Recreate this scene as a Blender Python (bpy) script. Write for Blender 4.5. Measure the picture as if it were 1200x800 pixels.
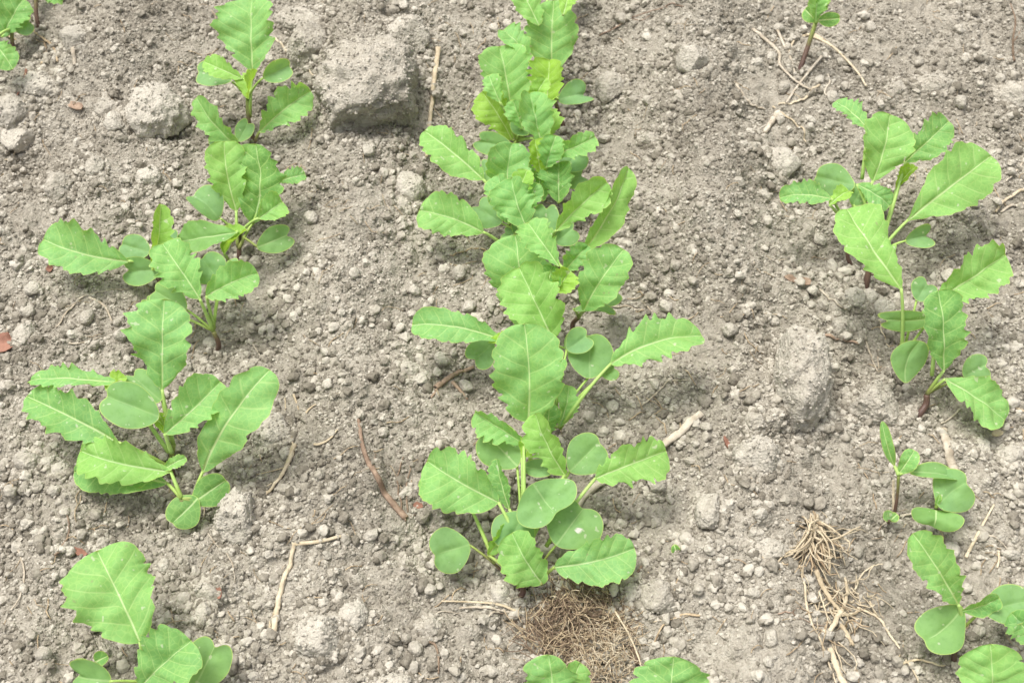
import bpy, math, random
import numpy as np
from mathutils import Vector, noise as mnoise

for o in list(bpy.data.objects):
    bpy.data.objects.remove(o)
SC = bpy.context.scene
COL = SC.collection
R = math.radians

# ------------------------------------------------------------------ camera
CAM_H, PITCH, HFOV = 0.585, 55.0, 43.8
IW, IH = 1200.0, 800.0
cam = bpy.data.cameras.new('camera')
cam.sensor_width = 36.0
cam.lens = 18.0 / math.tan(R(HFOV) / 2)
cam.clip_start, cam.clip_end = 0.01, 300.0
cam.dof.use_dof = True
cam.dof.focus_distance = 0.64
cam.dof.aperture_fstop = 20.0
camo = bpy.data.objects.new('camera', cam)
COL.objects.link(camo)
camo.location = (0, 0, CAM_H)
camo.rotation_euler = (R(90 - PITCH), 0, 0)
SC.camera = camo

# ------------------------------------------------------------------ sky, sun, exposure (bright overcast)
SUN_EL, SUN_AZ = 73.0, -60.0          # azimuth from +Y, negative = to the left
w = bpy.data.worlds.new('World')
SC.world = w
w.use_nodes = True
nt = w.node_tree
sky = nt.nodes.new('ShaderNodeTexSky')
sky.sky_type = 'NISHITA'
sky.sun_disc = False
sky.sun_elevation = R(SUN_EL)
sky.sun_rotation = R(SUN_AZ)
sky.air_density = 1.0
sky.dust_density = 6.0
hs = nt.nodes.new('ShaderNodeHueSaturation')
hs.inputs['Saturation'].default_value = 0.22
nt.links.new(sky.outputs[0], hs.inputs['Color'])
nt.links.new(hs.outputs[0], nt.nodes['Background'].inputs[0])
nt.nodes['Background'].inputs[1].default_value = 0.108
sl = bpy.data.lights.new('sun', 'SUN')
sl.energy = 1.4
sl.angle = R(20)
sl.color = (1.0, 0.96, 0.9)
so = bpy.data.objects.new('sun', sl)
COL.objects.link(so)
sd = Vector((math.sin(R(SUN_AZ)) * math.cos(R(SUN_EL)), math.cos(R(SUN_AZ)) * math.cos(R(SUN_EL)), math.sin(R(SUN_EL))))
so.rotation_euler = sd.to_track_quat('Z', 'Y').to_euler()
SC.view_settings.view_transform = 'Standard'
SC.view_settings.look = 'None'
SC.view_settings.gamma = 1.0
SC.view_settings.use_curve_mapping = False
SC.view_settings.exposure = 1.12
SC.cycles.use_adaptive_sampling = True
SC.cycles.adaptive_threshold = 0.025
SC.cycles.adaptive_min_samples = 16
SC.cycles.max_bounces = 6
SC.cycles.diffuse_bounces = 3
SC.cycles.transmission_bounces = 4
SC.cycles.caustics_reflective = False
SC.cycles.caustics_refractive = False

# ------------------------------------------------------------------ picture <-> place
FOC = (IW / 2) / math.tan(R(HFOV) / 2)
CP, SP = math.cos(R(PITCH)), math.sin(R(PITCH))
CAMP = np.array([0.0, 0.0, CAM_H])

def ray(px, py):
    x, y = (px - IW / 2) / FOC, -(py - IH / 2) / FOC
    return np.array([x, CP + y * SP, -SP + y * CP])      # depth 1 along the view axis

def at_h(px, py, h):
    d = ray(px, py)
    return CAMP + d * ((h - CAM_H) / d[2])

def at_y(px, py, yy):
    d = ray(px, py)
    return CAMP + d * (yy / d[1])

def mpp(p):                                              # metres for one photograph pixel at point p
    return ((p[1]) * CP + (CAM_H - p[2]) * SP) / FOC

# ------------------------------------------------------------------ noise
_pr = np.random.RandomState(7)
_perm = _pr.permutation(512)
_perm = np.concatenate([_perm, _perm])
_ang = _pr.rand(512) * 2 * np.pi
_gx, _gy = np.cos(_ang), np.sin(_ang)

def perlin(x, y):
    xi, yi = np.floor(x).astype(int), np.floor(y).astype(int)
    xf, yf = x - xi, y - yi
    xi &= 511; yi &= 511
    u, v = xf ** 3 * (xf * (xf * 6 - 15) + 10), yf ** 3 * (yf * (yf * 6 - 15) + 10)
    def g(ix, iy, dx, dy):
        h = _perm[(_perm[ix & 511] + iy) & 511]
        return _gx[h] * dx + _gy[h] * dy
    a = g(xi, yi, xf, yf); b = g(xi + 1, yi, xf - 1, yf)
    c = g(xi, yi + 1, xf, yf - 1); d = g(xi + 1, yi + 1, xf - 1, yf - 1)
    return (a + u * (b - a)) * (1 - v) + (c + u * (d - c)) * v

# ------------------------------------------------------------------ node helpers
def new_mat(name):
    m = bpy.data.materials.new(name)
    m.use_nodes = True
    t = m.node_tree
    b = t.nodes['Principled BSDF']
    return m, t, b

def nd(t, typ, **kw):
    n = t.nodes.new(typ)
    for k, v in kw.items():
        setattr(n, k, v)
    return n

def mathn(t, op, a, b=None, c=None, clamp=False):
    n = t.nodes.new('ShaderNodeMath')
    n.operation = op
    n.use_clamp = clamp
    for i, v in enumerate((a, b, c)):
        if v is None:
            continue
        if isinstance(v, (int, float)):
            n.inputs[i].default_value = v
        else:
            t.links.new(v, n.inputs[i])
    return n.outputs[0]

def ramp(t, fac, stops):
    n = t.nodes.new('ShaderNodeValToRGB')
    e = n.color_ramp.elements
    while len(e) < len(stops):
        e.new(0.5)
    for i, (p, c) in enumerate(stops):
        e[i].position = p
        e[i].color = (c[0], c[1], c[2], 1)
    t.links.new(fac, n.inputs[0])
    return n.outputs[0]

def mixc(t, fac, a, b, mode='MIX'):
    n = t.nodes.new('ShaderNodeMix')
    n.data_type = 'RGBA'
    n.blend_type = mode
    for sock, v in ((n.inputs[0], fac), (n.inputs[6], a), (n.inputs[7], b)):
        if isinstance(v, (int, float)):
            sock.default_value = v
        elif isinstance(v, tuple):
            sock.default_value = (v[0], v[1], v[2], 1)
        else:
            t.links.new(v, sock)
    return n.outputs[2]

def smooth(t, v, lo, hi, out0=0.0, out1=1.0):
    n = t.nodes.new('ShaderNodeMapRange')
    n.interpolation_type = 'SMOOTHSTEP'
    t.links.new(v, n.inputs[0])
    for i, x in enumerate((lo, hi, out0, out1)):
        n.inputs[i + 1].default_value = x
    return n.outputs[0]

def noise_tex(t, vec, scale, detail=4, rough=0.55):
    n = nd(t, 'ShaderNodeTexNoise')
    n.inputs['Scale'].default_value = scale
    n.inputs['Detail'].default_value = detail
    n.inputs['Roughness'].default_value = rough
    if vec is not None:
        t.links.new(vec, n.inputs['Vector'])
    return n.outputs[0]

# ------------------------------------------------------------------ materials
SOIL_DARK, SOIL_MID, SOIL_LIGHT = (0.165, 0.147, 0.116), (0.300, 0.273, 0.223), (0.445, 0.412, 0.348)

def soil_material(name, per_object, grain, bias=0.0):
    m, t, b = new_mat(name)
    pos = nd(t, 'ShaderNodeNewGeometry').outputs['Position']
    n1 = noise_tex(t, pos, 14, 3, 0.6)
    n2 = noise_tex(t, pos, 260, 3, 0.7)
    f = mathn(t, 'ADD', mathn(t, 'MULTIPLY', n1, 0.45), mathn(t, 'MULTIPLY', n2, 0.55))
    if per_object:
        rnd = nd(t, 'ShaderNodeObjectInfo').outputs['Random']
        f = mathn(t, 'ADD', f, mathn(t, 'MULTIPLY', mathn(t, 'SUBTRACT', rnd, 0.5), per_object))
    if bias:
        f = mathn(t, 'ADD', f, bias)
    colr = ramp(t, f, [(0.30, SOIL_DARK), (0.5, SOIL_MID), (0.72, SOIL_LIGHT)])
    t.links.new(colr, b.inputs['Base Color'])
    b.inputs['Roughness'].default_value = 1.0
    b.inputs['Specular IOR Level'].default_value = 0.1
    hgt = noise_tex(t, pos, 900, 2, 0.7)
    if grain > 0.6:
        vo = nd(t, 'ShaderNodeTexVoronoi')
        vo.inputs['Scale'].default_value = 620
        t.links.new(pos, vo.inputs['Vector'])
        hgt = mathn(t, 'ADD', hgt, mathn(t, 'MULTIPLY', vo.outputs['Distance'], -0.7))
    bp = nd(t, 'ShaderNodeBump')
    bp.inputs['Strength'].default_value = grain
    bp.inputs['Distance'].default_value = 0.0012
    t.links.new(hgt, bp.inputs['Height'])
    t.links.new(bp.outputs[0], b.inputs['Normal'])
    return m

M_GROUND = soil_material('soil_ground', 0.0, 1.0)
M_CLOD = soil_material('soil_clod', 0.14, 0.8, 0.15)
M_CRUMB = soil_material('soil_crumb', 0.46, 0.5)

def leaf_material():
    m, t, b = new_mat('seedling_leaf')
    def att(n):
        a = nd(t, 'ShaderNodeAttribute', attribute_name=n)
        return a.outputs['Fac']
    tone, rib, vein, edge, spot = att('tone'), att('rib'), att('vein'), att('edge'), att('spot')
    pos = nd(t, 'ShaderNodeNewGeometry').outputs['Position']
    base = ramp(t, tone, [(0.0, (0.225, 0.420, 0.200)), (0.22, (0.240, 0.440, 0.150)), (0.36, (0.165, 0.365, 0.095)),
                          (0.52, (0.240, 0.500, 0.178)), (0.75, (0.300, 0.555, 0.130)), (1.0, (0.340, 0.555, 0.045))])
    n1 = noise_tex(t, pos, 95, 4, 0.6)
    base = mixc(t, smooth(t, n1, 0.35, 0.75, 0.0, 0.32), base, (0.26, 0.50, 0.12))
    n3 = noise_tex(t, pos, 420, 3, 0.6)
    base = mixc(t, smooth(t, n3, 0.45, 0.75, 0.0, 0.22), base, (0.10, 0.26, 0.04))
    # lateral veins: thin pale lines where 'vein' passes an integer
    fr = mathn(t, 'PINGPONG', vein, 0.5)
    isleaf = smooth(t, tone, 0.24, 0.30)
    vm = mathn(t, 'MULTIPLY', smooth(t, fr, 0.014, 0.06, 1.0, 0.0), smooth(t, edge, 0.55, 0.97, 1.0, 0.0))
    vm = mathn(t, 'MULTIPLY', vm, isleaf)
    base = mixc(t, mathn(t, 'MULTIPLY', vm, 0.50), base, (0.46, 0.66, 0.27))
    rm = smooth(t, rib, 0.35, 0.85, 1.0, 0.0)            # 'rib' = millimetres from the midrib over its half width
    rm = mathn(t, 'MULTIPLY', rm, smooth(t, tone, 0.1, 0.3, 0.10, 0.92))
    base = mixc(t, rm, base, (0.56, 0.72, 0.38))
    vo = nd(t, 'ShaderNodeTexVoronoi', feature='DISTANCE_TO_EDGE')
    vo.inputs['Scale'].default_value = 330
    t.links.new(pos, vo.inputs['Vector'])
    net = mathn(t, 'MULTIPLY', smooth(t, vo.outputs['Distance'], 0.0, 0.11, 0.30, 0.0), isleaf)
    base = mixc(t, net, base, (0.42, 0.62, 0.22))
    em = smooth(t, edge, 0.935, 0.985)
    base = mixc(t, mathn(t, 'MULTIPLY', em, 0.75), base, (0.50, 0.62, 0.20))
    sp = noise_tex(t, pos, 330, 1, 0.4)
    base = mixc(t, smooth(t, sp, 0.715, 0.76, 0.0, 0.55), base, (0.62, 0.66, 0.52))
    mott = noise_tex(t, pos, 38, 3, 0.6)
    base = mixc(t, smooth(t, mott, 0.52, 0.78, 0.0, 0.25), base, (0.32, 0.54, 0.12))
    dirt = noise_tex(t, pos, 240, 2, 0.5)
    base = mixc(t, smooth(t, dirt, 0.72, 0.78, 0.0, 0.5), base, (0.30, 0.30, 0.17))
    base = mixc(t, spot, base, (0.78, 0.76, 0.70))
    t.links.new(base, b.inputs['Base Color'])
    b.inputs['Roughness'].default_value = 0.6
    b.inputs['Specular IOR Level'].default_value = 0.25
    hgt = mathn(t, 'ADD', mathn(t, 'MULTIPLY', noise_tex(t, pos, 700, 3, 0.6), 0.6),
                mathn(t, 'MULTIPLY', vm, -0.5))
    bp = nd(t, 'ShaderNodeBump')
    bp.inputs['Strength'].default_value = 0.35
    bp.inputs['Distance'].default_value = 0.0006
    t.links.new(hgt, bp.inputs['Height'])
    t.links.new(bp.outputs[0], b.inputs['Normal'])
    tr = nd(t, 'ShaderNodeBsdfTranslucent')
    tc = mixc(t, 1.0, base, (1.25, 1.12, 0.35), 'MULTIPLY')
    t.links.new(tc, tr.inputs['Color'])
    mx = nd(t, 'ShaderNodeMixShader')
    mx.inputs[0].default_value = 0.42
    t.links.new(b.outputs[0], mx.inputs[1])
    t.links.new(tr.outputs[0], mx.inputs[2])
    t.links.new(mx.outputs[0], t.nodes['Material Output'].inputs['Surface'])
    return m

M_LEAF = leaf_material()

def stem_material():
    m, t, b = new_mat('seedling_stem')
    a = nd(t, 'ShaderNodeAttribute', attribute_name='along').outputs['Fac']
    pos = nd(t, 'ShaderNodeNewGeometry').outputs['Position']
    n = noise_tex(t, pos, 260, 3, 0.6)
    f = mathn(t, 'ADD', a, mathn(t, 'MULTIPLY', mathn(t, 'SUBTRACT', n, 0.5), 0.22))
    c = ramp(t, f, [(0.0, (0.075, 0.042, 0.035)), (0.30, (0.115, 0.070, 0.050)), (0.55, (0.22, 0.26, 0.07)),
                    (0.8, (0.30, 0.44, 0.10)), (1.0, (0.38, 0.55, 0.18))])
    t.links.new(c, b.inputs['Base Color'])
    b.inputs['Roughness'].default_value = 0.5
    b.inputs['Specular IOR Level'].default_value = 0.3
    return m

M_STEM = stem_material()

def fibre_material(name, c0, c1, scale=160):
    m, t, b = new_mat(name)
    pos = nd(t, 'ShaderNodeNewGeometry').outputs['Position']
    n = noise_tex(t, pos, scale, 4, 0.65)
    rnd = nd(t, 'ShaderNodeObjectInfo').outputs['Random']
    f = mathn(t, 'ADD', n, mathn(t, 'MULTIPLY', mathn(t, 'SUBTRACT', rnd, 0.5), 0.2))
    t.links.new(ramp(t, f, [(0.32, c0), (0.68, c1)]), b.inputs['Base Color'])
    b.inputs['Roughness'].default_value = 0.8
    b.inputs['Specular IOR Level'].default_value = 0.2
    bp = nd(t, 'ShaderNodeBump')
    bp.inputs['Strength'].default_value = 0.5
    bp.inputs['Distance'].default_value = 0.0005
    t.links.new(noise_tex(t, pos, 800, 3, 0.6), bp.inputs['Height'])
    t.links.new(bp.outputs[0], b.inputs['Normal'])
    return m

M_STRAW = fibre_material('dry_straw', (0.36, 0.29, 0.19), (0.56, 0.48, 0.35))
M_WHITE = fibre_material('bleached_straw', (0.30, 0.25, 0.185), (0.53, 0.475, 0.385))
M_BROWN = fibre_material('brown_twig', (0.15, 0.10, 0.07), (0.34, 0.25, 0.18))
M_ROOT = fibre_material('dry_root', (0.20, 0.14, 0.085), (0.48, 0.38, 0.25), 420)
M_DARKROOT = fibre_material('dark_root', (0.11, 0.075, 0.05), (0.27, 0.20, 0.14), 300)
M_RED = fibre_material('red_chip', (0.14, 0.065, 0.045), (0.30, 0.155, 0.11))

# ------------------------------------------------------------------ object helpers
def mesh_obj(name, verts, faces, mat, parent=None, smooth_=True, attrs=None, mesh=None):
    if mesh is None:
        mesh = bpy.data.meshes.new(name)
        mesh.from_pydata([tuple(v) for v in verts], [], [tuple(f) for f in faces])
        if smooth_:
            mesh.polygons.foreach_set('use_smooth', [True] * len(mesh.polygons))
        for k, v in (attrs or {}).items():
            a = mesh.attributes.new(k, 'FLOAT', 'POINT')
            a.data.foreach_set('value', np.asarray(v, dtype=np.float32))
        mesh.materials.append(mat)
        mesh.update()
    o = bpy.data.objects.new(name, mesh)
    COL.objects.link(o)
    if parent is not None:
        o.parent = parent
    return o

def tag(o, label, cat, group=None, kind=None):
    if label: o['label'] = label
    if cat: o['category'] = cat
    if group: o['group'] = group
    if kind: o['kind'] = kind
    return o

def tube_data(pts, radii, segs=8, flat=1.0, up=(0, 0, 1)):
    pts = [np.asarray(p, float) for p in pts]
    n = len(pts)
    V, F, A = [], [], []
    prev = None
    for i in range(n):
        t = pts[min(i + 1, n - 1)] - pts[max(i - 1, 0)]
        t /= np.linalg.norm(t) + 1e-12
        ref = np.asarray(up, float) if prev is None else prev
        s = ref - t * ref.dot(t)
        if np.linalg.norm(s) < 1e-5:
            s = np.cross(t, (1, 0, 0.1))
        s /= np.linalg.norm(s)
        prev = s
        b = np.cross(t, s)
        for k in range(segs):
            a = 2 * math.pi * k / segs
            V.append(pts[i] + (s * math.sin(a) * flat + b * math.cos(a)) * radii[i])
            A.append(i / (n - 1))
    for i in range(n - 1):
        for k in range(segs):
            k2 = (k + 1) % segs
            F.append((i * segs + k, i * segs + k2, (i + 1) * segs + k2, (i + 1) * segs + k))
    c0, c1 = len(V), len(V) + 1
    V.append(pts[0]); A.append(0.0)
    V.append(pts[-1]); A.append(1.0)
    for k in range(segs):
        k2 = (k + 1) % segs
        F.append((c0, k2, k))
        F.append((c1, (n - 1) * segs + k, (n - 1) * segs + k2))
    return V, F, A

def bez(p0, p1, p2, n):
    return [p0 * (1 - t) ** 2 + p1 * 2 * t * (1 - t) + p2 * t * t for t in np.linspace(0, 1, n)]

def catmull(P, n):
    P = [np.asarray(p, float) for p in P]
    if len(P) == 2:
        return [P[0] + (P[1] - P[0]) * t for t in np.linspace(0, 1, n)]
    Q = [2 * P[0] - P[1]] + P + [2 * P[-1] - P[-2]]
    out = []
    for s in np.linspace(0, len(P) - 1 - 1e-9, n):
        i = int(s); t = s - i
        a, b, c, d = Q[i:i + 4]
        out.append(0.5 * (2 * b + (c - a) * t + (2 * a - 5 * b + 4 * c - d) * t * t + (3 * b - a - 3 * c + d) * t ** 3))
    return out

# ------------------------------------------------------------------ the ground: one sheet, fine where it is seen
X0, X1, Y0, Y1, STEP = -0.50, 0.50, 0.10, 0.82, 0.0014
def axis(a, b):
    fine = np.arange(a, b + 1e-9, STEP)
    out = np.array([0.004, 0.010, 0.02, 0.035, 0.06, 0.1, 0.16, 0.25, 0.4, 0.65, 1.1, 1.8, 3, 5, 8, 13, 21, 34, 55])
    return np.concatenate([a - out[::-1], fine, b + out])
XS, YS = axis(X0, X1), axis(Y0, Y1)
GX, GY = np.meshgrid(XS, YS)
HZ = 0.0065 * perlin(GX * 9 + 3.1, GY * 9 + 1.7) + 0.0075 * perlin(GX * 24 + 11, GY * 24 + 5) \
    + 0.0044 * perlin(GX * 58 + 2, GY * 58 + 9) + 0.0030 * perlin(GX * 130, GY * 130 + 4) \
    + 0.0018 * perlin(GX * 290, GY * 290) + 0.0006 * perlin(GX * 520 + 8, GY * 520)

def bump(px, py, rx, ry, h):
    global HZ
    c = at_h(px, py, 0)
    s = mpp(c)
    e = ((GX - c[0]) / (rx * s)) ** 2 + ((GY - c[1]) / (ry * s)) ** 2
    HZ = HZ + h * np.exp(-e)

for b in ((440, 100, 75, 80, 0.008), (25, 165, 75, 60, -0.030), (10, 60, 60, 40, -0.010), (1010, 440, 45, 55, -0.007),
          (935, 490, 60, 30, 0.006), (530, 130, 30, 80, -0.008), (690, 130, 40, 60, -0.008), (250, 400, 60, 40, -0.006),
          (600, 620, 80, 60, -0.006), (665, 735, 60, 45, -0.007), (170, 60, 80, 50, 0.008), (1090, 210, 80, 60, 0.005),
          (835, 240, 60, 160, 0.006), (400, 430, 50, 160, 0.004), (965, 290, 60, 30, -0.008), (1040, 340, 50, 30, -0.006)):
    bump(*b)

def ridge(a, b, sig, h, seed):
    global HZ
    p, q = at_h(*a, 0), at_h(*b, 0)
    d = (q - p)[:2]; L = np.hypot(*d); d = d / L
    rx, ry = GX - p[0], GY - p[1]
    al = rx * d[0] + ry * d[1]
    ac = rx * d[1] - ry * d[0] + 0.012 * perlin(al * 9 + seed, al * 0 + seed * 3.3)
    HZ = HZ + h * np.exp(-(ac / sig) ** 2) * (0.75 + 0.7 * perlin(al * 7 + seed, ac * 5 + 1)) * np.clip(0.6 + al / L, 0.4, 1.3)
ridge((385, 790), (425, 40), 0.032, 0.017, 1.3)
ridge((880, 790), (805, 40), 0.030, 0.018, 4.1)
ridge((60, 790), (150, 40), 0.026, 0.010, 7.7)
ridge((700, 500), (700, 60), 0.016, -0.007, 2.2)
rs = np.random.RandomState(11)
def splat(cx, cy, r, hh):
    i0, i1 = np.searchsorted(XS, [cx - r, cx + r])
    j0, j1 = np.searchsorted(YS, [cy - r, cy + r])
    if i1 - i0 < 2 or j1 - j0 < 2:
        return
    d2 = ((GX[j0:j1, i0:i1] - cx) ** 2 + (GY[j0:j1, i0:i1] - cy) ** 2) / (r * r)
    base = HZ[(j0 + j1) // 2, (i0 + i1) // 2]
    dome = base + hh * (np.sqrt(np.clip(1 - d2, 0, 1)) - 0.45)
    HZ[j0:j1, i0:i1] = np.where(d2 < 1, np.maximum(HZ[j0:j1, i0:i1], dome), HZ[j0:j1, i0:i1])
for _ in range(9000):
    r = 0.0016 + 0.0042 * rs.rand() ** 2.6
    splat(rs.uniform(X0, X1), rs.uniform(Y0, Y1), r, r * rs.uniform(0.6, 1.0))
# settle the far sheet to level ground
far = np.clip((np.hypot(np.clip(np.abs(GX) - 0.5, 0, None), np.clip(np.abs(GY - 0.46) - 0.36, 0, None)) - 0.3) / 1.0, 0, 1)
HZ = HZ * (1 - far)

def ground_z(x, y):
    x = np.asarray(x, float); y = np.asarray(y, float)
    i = np.clip(np.searchsorted(XS, x) - 1, 0, len(XS) - 2)
    j = np.clip(np.searchsorted(YS, y) - 1, 0, len(YS) - 2)
    u = (x - XS[i]) / (XS[i + 1] - XS[i]); v = (y - YS[j]) / (YS[j + 1] - YS[j])
    return (HZ[j, i] * (1 - u) + HZ[j, i + 1] * u) * (1 - v) + (HZ[j + 1, i] * (1 - u) + HZ[j + 1, i + 1] * u) * v

def on_ground(px, py, lift=0.0):
    p = at_h(px, py, 0)
    for _ in range(4):
        p = at_h(px, py, float(ground_z(p[0], p[1])) + lift)
    return p

def build_ground():
    ny, nx = GX.shape
    co = np.stack([GX.ravel(), GY.ravel(), HZ.ravel()], 1).astype(np.float32)
    idx = np.arange(ny * nx).reshape(ny, nx)
    q = np.stack([idx[:-1, :-1], idx[:-1, 1:], idx[1:, 1:], idx[1:, :-1]], -1).reshape(-1, 4)
    me = bpy.data.meshes.new('ground')
    me.vertices.add(len(co)); me.vertices.foreach_set('co', co.ravel())
    me.loops.add(q.size); me.loops.foreach_set('vertex_index', q.ravel().astype(np.int32))
    me.polygons.add(len(q)); me.polygons.foreach_set('loop_start', np.arange(0, q.size, 4, dtype=np.int32))
    me.polygons.foreach_set('use_smooth', np.ones(len(q), dtype=bool))
    me.update(calc_edges=True)
    me.materials.append(M_GROUND)
    o = bpy.data.objects.new('ground', me)
    COL.objects.link(o)
    tag(o, 'dry grey-brown crumbly field soil under the seedlings', None, kind='structure')
build_ground()

# ------------------------------------------------------------------ soil clods
import bmesh
def ico(sub):
    bm = bmesh.new()
    bmesh.ops.create_icosphere(bm, subdivisions=sub, radius=1.0)
    V = np.array([v.co[:] for v in bm.verts])
    F = [tuple(v.index for v in f.verts) for f in bm.faces]
    bm.free()
    return V, F
ICO = {s: ico(s) for s in (2, 3, 4, 5)}

def lump(sub, seed, rough=1.0, asp=(1, 1, 1)):
    V, F = ICO[sub]
    rr = random.Random(seed)
    off = Vector((rr.uniform(-50, 50), rr.uniform(-50, 50), rr.uniform(-50, 50)))
    planes = []
    for _ in range(rr.randint(5, 8)):
        d = Vector((rr.gauss(0, 1), rr.gauss(0, 1), rr.gauss(0, 1))).normalized()
        planes.append((d, rr.uniform(0.60, 0.92)))
    out = []
    asp = Vector(asp)
    for v in V:
        p = Vector(v)
        pn = p * asp
        k = 1.0 + 0.20 * mnoise.noise(p * 1.1 + off)
        q = p * k
        for d, c in planes:                              # broken faces
            e = q.dot(d) - c
            if e > 0:
                q = q - d * (e * 0.9)
        if sub >= 3:
            q = q * (1 + rough * (0.10 * mnoise.noise(pn * 2.6 + off) + 0.075 * mnoise.noise(pn * 6.0 + off)))
        if sub >= 4:
            b1 = 0.5 - abs(mnoise.noise(pn * 9.0 + off)); b2 = 0.5 - abs(mnoise.noise(pn * 19.0 + off))
            q = q * (1 + rough * (0.05 * (b1 - 0.3) + 0.03 * (b2 - 0.3) + 0.018 * mnoise.noise(pn * 36.0 + off)))
        out.append(q[:])
    return out, F

CLODS = [  # px, py, width, height (photograph pixels), label
    (438, 92, 108, 112, 'largest rough soil clod, fist-like mound left of the middle row top'),
    (362, 48, 46, 54, 'upright pale soil clod just left of the largest mound at the top'),
    (184, 124, 66, 66, 'wedge-shaped pale soil clod left of the leftmost row at the top'),
    (935, 428, 62, 112, 'tall bright soil clod standing between the middle and right rows'),
    (281, 595, 50, 60, 'dark brown soil clod beside the cotyledons of the big left seedling'),
    (318, 501, 42, 42, 'round grey clod right of the big left seedling, next to a frayed straw'),
    (1024, 468, 60, 58, 'rough clod beside the stem of the middle right-row seedling'),
    (831, 592, 30, 40, 'smooth egg-shaped grey clod on bare soil right of the front seedling'),
    (886, 526, 48, 44, 'blocky clod below the tall bright clod'),
    (374, 738, 52, 44, 'knobbly clod at the bottom right of the forked brown twig'),
    (413, 716, 34, 32, 'roundish clod up and right of the knobbly one at the bottom'),
    (243, 690, 30, 26, 'brown clod above two pebbles right of the bottom left seedling'),
    (240, 712, 20, 20, 'small round clod under the brown clod near the bottom left seedling'),
    (217, 698, 20, 22, 'small oval clod left of the brown clod near the bottom left seedling'),
    (12, 122, 42, 40, 'dark shaded clod at the left edge below the corner seedling'),
    (20, 152, 40, 30, 'lower dark clod in the hollow at the left edge'),
    (50, 95, 44, 30, 'flat clod below the roots of the corner seedling'),
    (90, 42, 40, 34, 'pale clod right of the corner seedling with a straw chip below'),
    (125, 125, 26, 26, 'upper of two round clods left of the wedge-shaped clod'),
    (134, 140, 24, 24, 'lower of two round clods left of the wedge-shaped clod'),
    (71, 214, 38, 34, 'round clod on open soil above the far left leaf'),
    (173, 205, 28, 26, 'hollowed clod on the soil left of the second left seedling'),
    (112, 192, 22, 24, 'small pale clod between the wedge-shaped clod and the round clod'),
    (916, 187, 38, 36, 'round clod left of the big right-row seedling'),
    (1092, 96, 46, 28, 'flat pale clod in the upper right soil'),
    (1186, 108, 34, 32, 'clod at the right edge near the top'),
    (812, 65, 40, 34, 'pale clod on the ridge right of the middle row'),
    (885, 490, 24, 20, 'smooth pebble-like clod above the blocky clod'),
    (478, 432, 24, 20, 'smooth brown clod left of the broken brown stick'),
    (492, 441, 18, 16, 'small clod touching the smooth brown clod by the stick'),
    (45, 470, 30, 24, 'clod under the dark leaf at the left edge'),
    (33, 535, 30, 24, 'largest of three brown clods left of the big left seedling'),
    (56, 538, 18, 18, 'middle of three brown clods left of the big left seedling'),
    (72, 548, 22, 18, 'right of three brown clods left of the big left seedling'),
    (29, 388, 24, 26, 'clod beside the reddish bark piece at the left edge'),
    (120, 634, 20, 18, 'round clod above the bottom left seedling, right of the red chip'),
    (262, 760, 24, 24, 'clod by the grey seed leaf at the bottom left'),
    (587, 692, 22, 22, 'dark clod at the foot of the front seedling'),
    (770, 560, 26, 24, 'clod in the shade right of the front seedling'),
    (745, 690, 24, 22, 'clod at the right rim of the root mat'),
    (770, 692, 40, 36, 'crumbly clod right of the root mat'),
    (900, 640, 40, 26, 'low pale clod left of the dry root tangle'),
    (1000, 345, 26, 24, 'round clod below the big right-row seedling'),
    (1036, 358, 28, 26, 'brown clod in the shade below the big right-row seedling'),
    (1020, 345, 20, 20, 'small round clod between two clods below the big right-row seedling'),
    (985, 378, 22, 22, 'round clod right of the top of the tall bright clod'),
    (480, 215, 34, 40, 'clod left of the leftmost leaf of the middle row'),
    (472, 235, 24, 24, 'small clod below the clod left of the middle row'),
    (715, 98, 36, 34, 'clod right of the round seed leaf at the top of the middle row'),
    (765, 160, 26, 20, 'flat clod on the soil right of the middle row'),
    (1050, 100, 22, 18, 'small clod left of the flat pale clod in the upper right soil'),
    (355, 20, 60, 30, 'ragged clod at the top edge above the upright pale clod'),
    (478, 35, 46, 46, 'crumbly clod right of the largest mound at the top'),
    (1160, 480, 26, 22, 'clod right of the drooping leaf in the right row'),
    (1185, 530, 26, 24, 'clod at the right edge below the drooping leaf'),
    (1150, 520, 20, 20, 'small clod right of the white straw stub'),
    (460, 800, 44, 34, 'pale clod cut by the bottom edge left of the root mat'),
    (505, 730, 24, 20, 'small clod left of the dry straw wisps'),
]
CLOD_POS, DUST, BANK = [], [], []
_q = np.random.RandomState(77)
for (mx, my, mr, mn, mh) in ((672, 735, 66, 260, 0.004), (705, 762, 40, 350, 0.010)):    # soil caught in the root mat
    for _ in range(mn):
        ra, rb = mr * _q.rand() ** 0.5, _q.rand() * 6.283
        g_ = on_ground(mx + ra * math.cos(rb), my + ra * math.sin(rb))
        BANK.append(np.array([[g_[0], g_[1], g_[2] + mh * _q.rand() * (1 - ra / mr)]]))
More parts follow.
